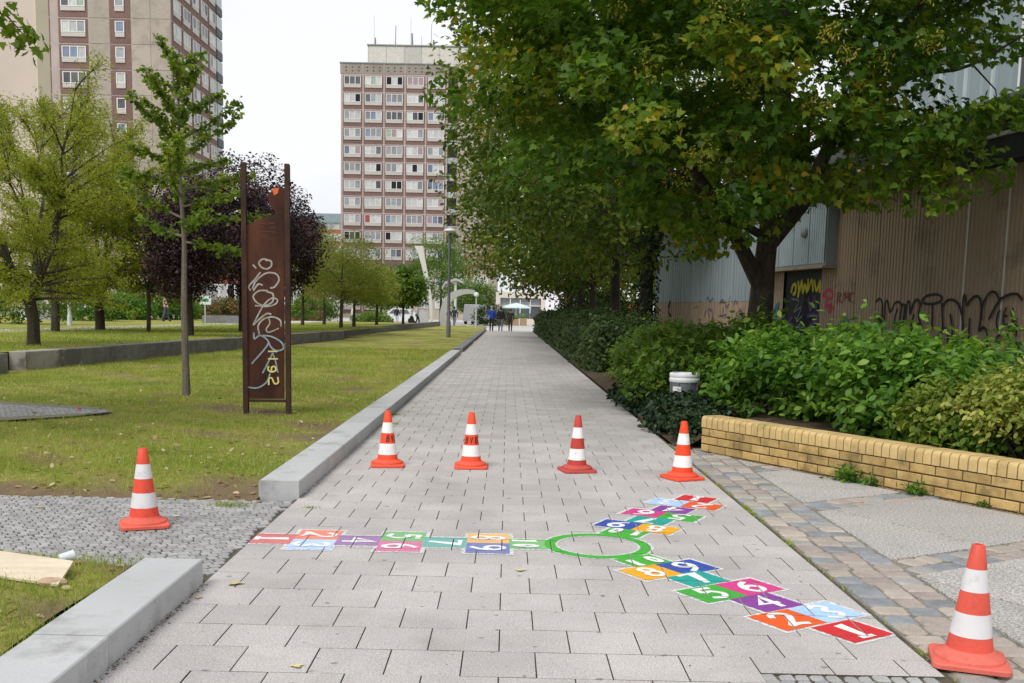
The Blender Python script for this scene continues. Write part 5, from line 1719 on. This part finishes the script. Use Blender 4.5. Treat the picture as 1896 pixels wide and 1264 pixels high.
# young ginkgo
branchy('ginkgo_tree', 'slender young ginkgo with straight pale trunk standing in the lawn', (-4.73, 15.05, .09), 4.9, .05, 30, 1.95, (1.45, .5), (2, 46), 15, .1, .07, LM_GINKGO, FAN, m_bark2, None, lean=(-.02, 0), per=13, spread=.028, seg=8, upw=.8)
def keepo(p):
    d = np.array(p)-np.array((0, 0, H))
    return XC+F*(d@CR)/(d@_f) < -25
t = clump_tree('maple_tree', 'maple at the left edge whose leafy branch tip hangs into the top corner', (-7.4, 9.3, .09), (-7.3, 9.3, 6.6), .14, [((-7.4, 9.3, 5.2), (2.6, 2.2, 1.9))], 110, 60, .13, MAPLE, LM_MAPLE, m_bark, 3.3, .45, .4, 2.2, 6, keep=keepo, colvar=.34, seg=8)
tipc = [AY(*q, 9.4) for q in ((-15, 18), (14, 30), (30, 44), (52, 74), (26, 66), (-10, 50), (-40, 30), (64, 80))]
b = MB()
pts = [Vector((-7.3, 9.3, 3.7)), Vector((-5.9, 9.4, 4.0)), tipc[6], tipc[0], tipc[1], tipc[3]]
b.tube([p-t.location for p in pts], [.05, .03, .016, .012, .008, .004], 6)
b.build('branch', m_bark, t, True)
C = np.array([tuple(c) for c in tipc])
P, N, S, rv = clump_leaves(C, 13, .13, .8, .09, C.mean(0), .5, .3)
crown(t, P, N, S, rv, MAPLE, LM_GINKGO, .7, name='branch_foliage')
# ornamental plums
for i, (px, py, yy, lab) in enumerate(((352, 622, 32.0, 'purple-leaved plum tree right behind the young ginkgo trunk'), (448, 612, 39, 'purple-leaved plum tree behind the rusty stele'), (512, 608, 44.5, 'purple-leaved plum tree just right of the rusty stele'))):
    p = AY(px, py, yy)
    h_ = (5.0, 6.6, 6.0)[i]
    rx = (1.35, 2.4, 2.0)[i]
    clump_tree('plum_tree', lab, (p.x, yy, UZ), (p.x, yy, UZ+h_*.85), .12, [((p.x, yy, UZ+h_*.6), (rx, rx, h_*.40))], 170, 110, .12 if i else .095, SIMPLE, LM_PURPLE, m_barkd, UZ+1.25, .48, .33, UZ+1.2, 8, group='purple plum trees', seg=8, flat=.8)
# robinia-like lawn trees
for i, (px, yy, h_, rx, lab, lm) in enumerate(((631, 49.5, 4.6, 2.1, 'rounded yellow-green tree nearest the end of the granite wall', LM_YGREEN), (655, 53, 3.6, 1.6, 'smaller browning tree right beside the rounded lawn tree', LM_YGREEN), (560, 55, 5.4, 2.0, 'yellow-green tree just right of the purple plums', LM_YGREEN), (746, 67, 3.7, 1.5, 'small dark green tree left of the blade sculpture', LM_SHRUBD), (600, 60, 5.6, 2.3, 'tall yellow-green tree in front of the central tower', LM_YGREEN), (697, 62, 3.7, 1.5, 'yellowing small tree between the two lawn trees', LM_YELLOW), (815, 104, 9.5, 3.6, 'taller green tree behind the sculptures', LM_SHRUBD), (705, 112, 5.5, 3.6, 'wide green tree behind the white car', LM_SHRUBD), (875, 120, 5.0, 3.0, 'green tree behind the white van', LM_SHRUBD))):
    p = AY(px, 605, yy)
    zb = UZ if yy < 74 else -.05
    clump_tree('lawn_tree', lab, (p.x, yy, zb), (p.x+.1, yy, zb+h_*.85), .09 if yy < 90 else .15, [((p.x, yy, zb+h_*.62), (rx, rx, h_*.37))], 120, 75, .14 if yy < 66 else .22, LANCE if yy < 66 else DIAM, lm, m_bark, zb+(1.15 if yy < 90 else .8), .5 if yy < 90 else .9, .3, zb+1.1, 7, group='small trees around the lawn', seg=7, flat=.75, twigs=60)

# ------------------------------------------------------------------ shrubs
def shrub(name, label, base, rad, n, per, size, T, lm, group, singles=0, crad=.2, zmin=.0, stems=10, upw=.7, droop=.5, shell=.55, flat=.8, leafname='leaf', cat='shrub', keep=None, bias=0.0, sprig=0):
    t = empty(name, base, label=label, category=cat, group=group)
    ctr = np.array(base)+np.array((0, 0, rad[2]*.42))
    C = sample_clumps([(ctr, (rad[0], rad[1], rad[2]*.58))], n, crad*.55, base[2]+zmin, shell, keep)
    b = MB()
    off = Vector(base)
    for k in range(stems):
        c = Vector(C[rnd.randrange(len(C))])-off
        s = Vector((c.x*.3+rnd.uniform(-.1, .1), c.y*.3+rnd.uniform(-.1, .1), -.05))
        b.tube([s, s.lerp(c, .5)+Vector((0, 0, .08)), c], [.014, .01, .004], 4, False)
    b.build('stems', m_barkd, t)
    P, N, S, rv = clump_leaves(C, per, crad, flat, size, ctr, upw, .5, bias)
    if sprig:                                      # shoots that break the outline
        sp = []
        for k in range(sprig):
            c = C[rng.integers(len(C))]
            d = unit((c-ctr+np.array((0, 0, .35))+rng.normal(size=3)*.25)[None])[0]
            L = rng.uniform(.15, .42)*min(1.3, rad[2])
            for q in range(9):
                sp.append(c+d*L*(q+1)/9+rng.normal(size=3)*.03)
        sp = np.array(sp)
        ns = len(sp)
        P = np.concatenate([P, sp])
        N = np.concatenate([N, rng.normal(size=(ns, 3))*.5+np.array((0, 0, .8))])
        S = np.concatenate([S, size*(.6+.6*rng.random(ns))])
        rv = np.concatenate([rv, np.clip(.45+.5*rng.random(ns)+bias, 0, 1)])
    crown(t, P, N, S, rv, T, lm, droop, singles, 'foliage', leafname)
    return t
GS = 'broad-leaved shrubs in the planting bed'
SH = [((2.75, 16.6, .05), (.95, 1.3, 1.15), LM_SHRUBD, 'leafy shrub overhanging the path edge left of the bin', 0), ((2.45, 14.6, .05), (.75, 1.0, 1.0), LM_SHRUBD, 'dark green shrub just behind the bin', 0), ((3.4, 14.6, .15), (1.0, 1.1, 1.2), LM_SHRUBD, 'tall green shrub in front of the maple trunk', 0),
      ((3.15, 11.9, .25), (.85, .8, 1.0), LM_SHRUB, 'bright green large-leaved shrub behind the left end of the brick wall', 300), ((3.9, 11.4, .25), (.85, .85, 1.12), LM_SHRUB, 'bright green shrub below the shed door', 300), ((3.75, 10.1, .25), (.7, .75, 1.0), LM_SHRUB, 'bright green shrub in the middle behind the brick wall', 300),
      ((4.3, 9.6, .25), (.65, .75, .9), LM_SHRUB, 'light green shrub under the black bubble lettering', 300), ((4.8, 10.6, .25), (.95, 1.0, 1.0), LM_SHRUB, 'green shrub at the foot of the graffiti wall', 0), ((4.5, 13.2, .2), (1.2, 1.3, 1.0), LM_SHRUBD, 'green shrub between the maple trunk and the shed door', 0),
      ((3.3, 18.8, .05), (1.1, 1.4, 1.15), LM_SHRUBD, 'shrub beyond the maple at the path edge', 0), ((3.4, 21.5, .05), (1.2, 1.5, 1.1), LM_SHRUBD, 'shrub before the clipped hedge begins', 0)]
for b_, r_, lm, lab, sg_ in SH:
    v = r_[0]*r_[1]*r_[2]
    shrub('shrub', lab, b_, r_, int(120*max(.7, v)), 36, .1, OVAL if sg_ else SIMPLE, lm, GS, sg_, .2, sprig=60, shell=.4)
shrub('privet_bush', 'yellow-leaved privet bush with bare stems at the right picture edge', (4.45, 8.35, .25), (.75, .75, .8), 170, 44, .06, OVAL, LM_YELLOW, None, 300, .15, zmin=.28, stems=46, shell=.4)
shrub('privet_bush', 'greenish yellow privet bush left of the bare-stemmed one', (4.0, 8.95, .25), (.5, .5, .62), 110, 40, .065, OVAL, LM_YELLOW, None, 0, .15, zmin=.0, stems=20, bias=-.3)
shrub('juniper_bush', 'blue-green juniper behind the yellow privet', (5.1, 9.4, .25), (.95, .8, .85), 150, 70, .06, LANCE, LM_BLUE, None, 0, .15, upw=.5, stems=8)
shrub('green_bush', 'low dark green shrub hanging over the coping of the brick wall', (4.05, 8.75, .25), (.45, .5, .35), 70, 36, .075, OVAL, LM_SHRUBD, None, 0, .14)
shrub('ivy_mound', 'dark ivy mound swallowing the waste bin', (2.2, 12.5, .0), (.5, .85, .4), 150, 34, .075, SIMPLE, LM_IVY, None, 0, .15, stems=4, droop=1.0, cat='ivy', keep=lambda p: p[0] > 1.72)
shrub('ivy_mound', 'ivy and weeds creeping over the path edge beyond the bin', (2.1, 15.2, .0), (.45, 1.5, .45), 130, 32, .08, SIMPLE, LM_IVY, None, 0, .15, stems=4, droop=1.0, cat='ivy')
shrub('ivy_mound', 'dry ivy tangle between the bin and the brick wall', (2.2, 11.35, .0), (.36, .55, .42), 80, 32, .06, SIMPLE, LM_IVY, None, 0, .12, stems=8, droop=1.0, cat='ivy', keep=lambda p: p[0] > 1.8)
for x, y, r_, h_, lab in ((4.3, 51, 1.0, 2.0, 'dark undergrowth between the third and fourth avenue trunks'), (5.2, 57, 2.0, 2.8, 'dark undergrowth behind the far hedge'), (5.0, 68, 2.0, 3.0, 'dark undergrowth at the far end of the hedge')):
    shrub('undergrowth', lab, (x, y, 0), (r_, 2.6, h_), 120, 40, .2, DIAM, LM_HEDGE, 'undergrowth below the avenue', 0, .45)
# clipped hedge along the far path
hd = empty('hedge', (2.9, 40, 0), label='dark clipped hedge along the right of the path under the avenue', category='hedge')
n = 26000
y = 24+rng.random(n)**1.25*48
f = rng.random(n)
hx = .62+.1*vnoise(y, y*.3, .7)
hh = 1.12+.12*vnoise(y, y*.5, .5, 1.)
P = np.stack([np.where(f < .55, 2.1+.12*rng.normal(size=n)+.17*vnoise(y, f*3, 1.1)+.1*vnoise(y, f, 3.), 2.1+1.5*rng.random(n)), y, np.where(f < .55, hh*rng.random(n), hh+.16*rng.normal(size=n))], 1)
N = np.where((f < .55)[:, None], np.array((-1., -.3, .4)), np.array((-.2, -.2, 1.)))+rng.normal(size=(n, 3))*.6
ne = 1800
P = np.concatenate([P, np.stack([2.1+1.5*rng.random(ne), 24+.12*rng.normal(size=ne), 1.15*rng.random(ne)], 1)])
N = np.concatenate([N, np.array((0, -1., .4))+rng.normal(size=(ne, 3))*.6])
n += ne
y = P[:, 1]
V = leafverts(P-np.array((2.9, 40, 0)), N, (.07+.05*rng.random(n))*(1+(y-24)/40), SIMPLE, .5)
inst('foliage', npmesh('foliage', V, 6, rng.random(n), LM_HEDGE), hd, kind='stuff')
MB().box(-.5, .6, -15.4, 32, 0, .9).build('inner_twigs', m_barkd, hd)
# bushes on the far left
for i, (px, yy, rx, h_, lm, lab) in enumerate(((165, 56, 1.7, 1.9, LM_SHRUB, 'dense green bush beside the entrance stairs'), (225, 62, 1.9, 1.7, LM_SHRUB, 'green bush with pale blossoms left of the thin trunk'), (258, 64, 1.8, 1.6, LM_SHRUBD, 'green bush behind the thin-stemmed tree'), (330, 66, 1.4, 1.6, LM_SHRUB, 'bright green bush behind the ginkgo trunk'), (20, 45, 3.0, 2.6, LM_SHRUBD, 'dark hedge bush at the left edge below the cream house'), (430, 74, 1.7, 1.5, LM_ORANGE, 'reddish bush in front of the brick house'), (372, 72, 1.3, 1.2, LM_ORANGE, 'small reddish bush beside the white sign'), (580, 74, 2.0, 1.8, LM_SHRUBD, 'dark bush far behind the lawn trees'), (910, 98, 1.9, 2.1, LM_HEDGE, 'dark round bush right of the white van'), (690, 80, 1.5, 1.2, LM_SHRUBD, 'low bush in front of the white hatchback'))):
    p = AY(px, 600, yy)
    shrub('bush', lab, (p.x, yy, UZ if yy < 75 else -.05), (rx, 1.4, h_), 110, 40, .16, DIAM, lm, 'bushes in the background', 0, .36)

# ------------------------------------------------------------------ grass, weeds, litter
def blades(name, label, P, h, wd, rv, parent=None, lean=.45):
    n = len(P)
    a = rng.random(n)*2*math.pi
    dx = np.stack([np.cos(a), np.sin(a), np.zeros(n)], 1)
    ln = rng.normal(size=(n, 3))*lean
    ln[:, 2] = 1
    ln = unit(ln)
    V = np.stack([P-dx*wd[:, None], P+dx*wd[:, None], P+ln*h[:, None]], 1).reshape(-1, 3)
    return inst(name, npmesh(name, V, 3, rv, LM_GRASS), parent, kind='stuff', label=label)
n = 210000
Y = 7.35+(rng.random(n)**1.7)*27
X = -1.84-rng.random(n)*np.minimum(12, 2.2+Y*.42)
edge_ = np.clip((Y-7.42)/.55, 0, 1)
pn = vnoise(X, Y, .9)+.6*vnoise(X, Y, 2.3, 4.)
bare = bareness(X, Y)*.92 > rng.random(n)
fringe = rng.random(n) > (.25+.75*edge_)
kb_ = (X > -2.15-.1*np.sin(Y*2)) & (Y < 13) & (rng.random(n) < .55)
patch = (X < -4.75) & (Y > 10.62+np.maximum(0, X+6.6)*.95) & (Y < 12.4+(-4.85-X)*.32)
sel = ~(bare | fringe | patch | kb_) & (X > wallx(Y))
X, Y, pn = X[sel], Y[sel], pn[sel]
P = np.stack([X, Y, lawnz(X, Y)-.004], 1)
n = len(P)
far = np.clip((Y-8)/20, 0, 1)
clump = np.clip(.5+.5*vnoise(X, Y, 3.3, 7.), 0, 1)
h = (.018+.034*rng.random(n))*(.7+1.0*clump)*(1+far*.5)
rv = np.clip(.42+.2*pn+.26*(rng.random(n)-.5)+.12*vnoise(X, Y, .35, 3.), 0, 1)
rv = np.where(rng.random(n) < .13, .7+.3*rng.random(n), rv)
blades('grass', 'short yellowish green grass of the lawn', P, h, .0022+.004*far+.0012*rng.random(n), rv)
n = 26000
X = -1.84-rng.random(n)*1.9
Y = 3.2+rng.random(n)*2.6
lim = 5.42+np.maximum(0, -2-X)*.22
sel = (Y < lim+.03) & ~(np.clip(.35+1.3*vnoise(X, Y, 2.4, 1.), 0, 1)*.9 > rng.random(n))
X, Y = X[sel], Y[sel]
P = np.stack([X, Y, lawn2z(X, Y)-.004], 1)
n = len(P)
tuft = np.exp(-((X+2.05)**2/.05+(Y-5.3)**2/.02))
h = (.02+.035*rng.random(n))*(1+2.2*tuft)
blades('corner_grass', 'worn grass and weeds behind the near kerb', P, h, .0018+.0012*rng.random(n), np.clip(.3+.3*vnoise(X, Y, 2., 5.)+.3*rng.random(n), 0, 1))
# upper lawn, larger tufts
n = 60000
Y = 16+rng.random(n)**1.5*40
X = wallx(Y)-.4-rng.random(n)*9
P = np.stack([X, Y, np.full(n, UZ-.004)], 1)
blades('upper_grass', 'grass of the raised lawn', P, .04+.05*rng.random(n), .006+.004*rng.random(n), np.clip(.42+.25*vnoise(X, Y, .5, 2.)+.3*(rng.random(n)-.5), 0, 1))
# weeds in the gap at the right path edge
n = 5000
Y = 3.3+rng.random(n)*8
den = vnoise(Y, Y*.2, 3.1, 1.)
sel = rng.random(n) < np.clip(den*1.3-.1, .02, 1)
Y = Y[sel]
n = len(Y)
P = np.stack([PX1+.025+.017*rng.normal(size=n), Y, np.full(n, -.01)], 1)
blades('edge_weeds', 'green weeds and moss in the joint along the right path edge', P, .012+.03*rng.random(n)**2, .003+.003*rng.random(n), np.clip(.15+.5*rng.random(n), 0, 1), lean=.9)
# moss and grass in slab joints
n = 9000
P = []
for _ in range(n):
    s_ = slabs[near[rnd.randrange(len(near))]]
    if rnd.random() < .35+.5*math.sin(s_[2]*3+s_[0]*5):
        P.append((s_[1]+.0027, rnd.uniform(s_[2], s_[3]), -.011) if rnd.random() < .75 else (rnd.uniform(s_[0], s_[1]), s_[3]+.003, -.011))
P = np.array(P)
blades('joint_moss', 'moss in the joints between the path slabs', P, .006+.006*rng.random(len(P)), .0015+.001*rng.random(len(P)), np.clip(.1+.5*rng.random(len(P)), 0, 1))
# weeds at the foot of the brick wall
for i, (s_, k, lab) in enumerate(((2.05, 1.0, 'larger weed tuft at the foot of the brick wall'), (2.28, .6, 'small weed just right of the larger tuft at the brick wall'), (2.75, .75, 'weed tuft at the strip of setts by the brick wall'), (3.35, .4, 'tiny weed farthest right at the brick wall'))):
    c = P0+WD*s_-WN*.04
    t = empty('weed', (c.x, c.y, 0), label=lab, category='weed', group='weeds at the brick wall')
    n = int(150*k)
    Q = rng.normal(size=(n, 3))*np.array((.075, .05, .0))*k
    Q[:, 2] = np.abs(rng.normal(size=n))*.05*k
    N = rng.normal(size=(n, 3))*.6
    N[:, 2] += .7
    V = leafverts(Q, N, (.06+.05*rng.random(n))*k, LANCE, -.6)
    inst('leaves', npmesh('leaves', V, 4, rng.random(n)*.8, LM_SHRUB), t, kind='stuff')
for i, (px, py, k, lab) in enumerate(((425, 936, .8, 'grass tuft growing in the setts before the long kerb end'), (575, 940, .3, 'tiny weed in a path joint near the kerb end'), (728, 768, .7, 'weed at the kerb behind the leftmost path cone'), (728, 785, .5, 'small weed beside the leftmost path cone'))):
    c = G(px, py)
    t = empty('weed', c, label=lab, category='weed')
    n = int(220*k)
    Q = rng.normal(size=(n, 3))*np.array((.09, .05, 0))*k
    blades('blades', None, Q, (.03+.05*rng.random(n))*k, .002+.001*rng.random(n), rng.random(n)*.7, t, .7)

# soil crumbs and dry bits at the feet of the kerbs, of the brick wall and on the paving
n = 2600
k = rng.random(n)
yk = np.where(rng.random(n) < .35, 3.5+1.6*rng.random(n), 7.5+9*rng.random(n)**1.4)
P = np.stack([np.where(k < .6, PX0+np.abs(rng.normal(size=n))*.018, PX0+3.3*rng.random(n)), np.where(k < .6, yk, 3.5+10*rng.random(n)), np.full(n, .0015)], 1)
sw = 4.4*rng.random(n)
Q = np.stack([2.055+WD.x*sw-WN.x*np.abs(rng.normal(size=n))*.03, 10.68+WD.y*sw-WN.y*np.abs(rng.normal(size=n))*.03, np.full(n, .005)], 1)
sel = (k >= .6) & (rng.random(n) > .12)
P = np.concatenate([P[~sel], Q])
N = rng.normal(size=P.shape)*.3
N[:, 2] += 1
LMC = leafmat('crumbs', [(0, (.05, .04, .03)), (.6, (.12, .095, .06)), (.9, (.25, .19, .11)), (1, (.4, .33, .2))], .05, .95)
inst('soil_crumbs', npmesh('soil_crumbs', leafverts(P, N, .004+.014*rng.random(len(P))**2, SIMPLE, 0), 6, rng.random(len(P)), LMC), kind='stuff', label='soil crumbs and dry bits along kerb and wall')

# fallen leaves
m_fall = [mat('dry_leaf_tan', (.52, .40, .22), .8, .15, 20), mat('dry_leaf_yellow', (.62, .56, .30), .8, .12, 20), mat('dry_leaf_brown', (.30, .17, .08), .85, .2, 20)]
def fallen(label, px, py, size, k, z=.004):
    c = G(px, py, z)
    V = [(p[0]*size, (p[1]-.45)*size, abs(p[0])*.12*size+.1*size*abs(p[1]-.45)*(1 if p[1] > .45 else .3)) for p in MAPLE]
    b = MB().add(V, [tuple(range(len(V)))])
    b.build('fallen_leaf', m_fall[k], loc=c, rot=(rnd.uniform(-.1, .1), rnd.uniform(-.1, .1), rnd.uniform(0, 6)), label=label, category='leaf', group='fallen leaves on the paving')
fallen('curled tan leaf on the slabs beside the near kerb', 438, 1080, .086, 0)
fallen('pale yellow leaf near the bottom edge of the path', 550, 1233, .061, 1)
fallen('pale yellow leaf on the slabs below the green ring', 962, 1055, .065, 1)
fallen('small reddish leaf at the end face of the long kerb', 478, 928, .050, 2)
fallen('small tan leaf close to the near kerb', 367, 1106, .043, 0)
fallen('tan leaf on the small setts at the far left', 76, 938, .058, 0)
fallen('tan leaf on the setts right of the left cone', 325, 955, .043, 1)
n = 750
X = -1.9-rng.random(n)*5
Y = 7.45+rng.random(n)**1.6*9
zL = lawnz(X, Y)+.012
n2 = 90
X = np.concatenate([X, -1.9-rng.random(n2)*1.6])
Y = np.concatenate([Y, 3.4+rng.random(n2)*1.9])
zL = np.concatenate([zL, lawn2z(X[n:], Y[n:])+.012])
P = np.stack([X, Y, zL], 1)
N = rng.normal(size=P.shape)*.35
N[:, 2] += 1
LMD = leafmat('litter_leaves', [(0, (.2, .1, .05)), (.5, (.42, .3, .16)), (1, (.62, .54, .34))], .2, .8)
inst('leaf_litter', npmesh('leaf_litter', leafverts(P, N, .035+.04*rng.random(len(P)), SIMPLE, 0), 6, rng.random(len(P)), LMD), kind='stuff', label='dry fallen leaves scattered in the grass')

# pale board, plastic cup, stone, pink scrap at the left
q = [G(-40, 1014, .16), G(136, 1038, .15), G(107, 1082, .10), G(-40, 1060, .11)]
c = sum(q, Vector())/4
t = empty('board', (c.x, c.y, c.z-.02), label='pale wooden board lying in the grass at the left edge', category='board')
vs = [tuple(p-t.location) for p in q]
MB().add([tuple(Vector(v)-Vector((0, 0, .012))) for v in vs]+vs, [(0, 1, 2, 3), (7, 6, 5, 4), (0, 4, 5, 1), (1, 5, 6, 2), (2, 6, 7, 3), (3, 7, 4, 0)]).build('plank', mat('pale_wood', (.66, .565, .42), .75, .1, 3, grain=.06, gscale=30, sz=(1, 8, 1)), t)
bm = bmesh.new()
bm.from_mesh(t.children[0].data)
bmesh.ops.recalc_face_normals(bm, faces=bm.faces)
bm.to_mesh(t.children[0].data)
bm.free()
c = G(122, 1041, .09)
cu = empty('plastic_cup', (c.x-.03, c.y-.01, .09), R(20), label='clear plastic cup lying behind the pale board', category='cup')
o = MB().lathe([(.026, 0), (.028, .004), (.036, .09), (.038, .092), (.035, .09), (.026, .006)], 18).build('cup_wall', mat('cup_plastic', (.68, .72, .78), .25, .05, spec=.5), cu, True)
o.rotation_euler = (R(84), 0, R(115))
o.location = (0, 0, .02)
o.scale = (.8, .8, .8)
c = G(98, 1082, .085)
s_ = MB().lathe([(.01, -.02), (.05, -.01), (.058, .012), (.045, .03), (.012, .036)], 9).build('stone', mat('sandstone', (.5, .36, .24), .9, .2, 20, bump=.4), None, True, loc=(c.x, c.y, .09), rot=(0, .1, .5), scale=(1.2, .7, .8), label='tan stone at the corner of the pale board', category='stone')
c = G(146, 762, .1)
V = [(rnd.uniform(-.05, .05), rnd.uniform(-.03, .03), rnd.uniform(0, .05)) for _ in range(9)]
b = MB()
for i in range(7):
    b.add([V[i], V[i+1], V[i+2]], [(0, 1, 2)])
b.build('pink_wrapper', mat('pink_plastic', (.75, .22, .3), .5), loc=(c.x, c.y, .115), label='crumpled pink wrapper on the lawn by the sett patch', category='wrapper')
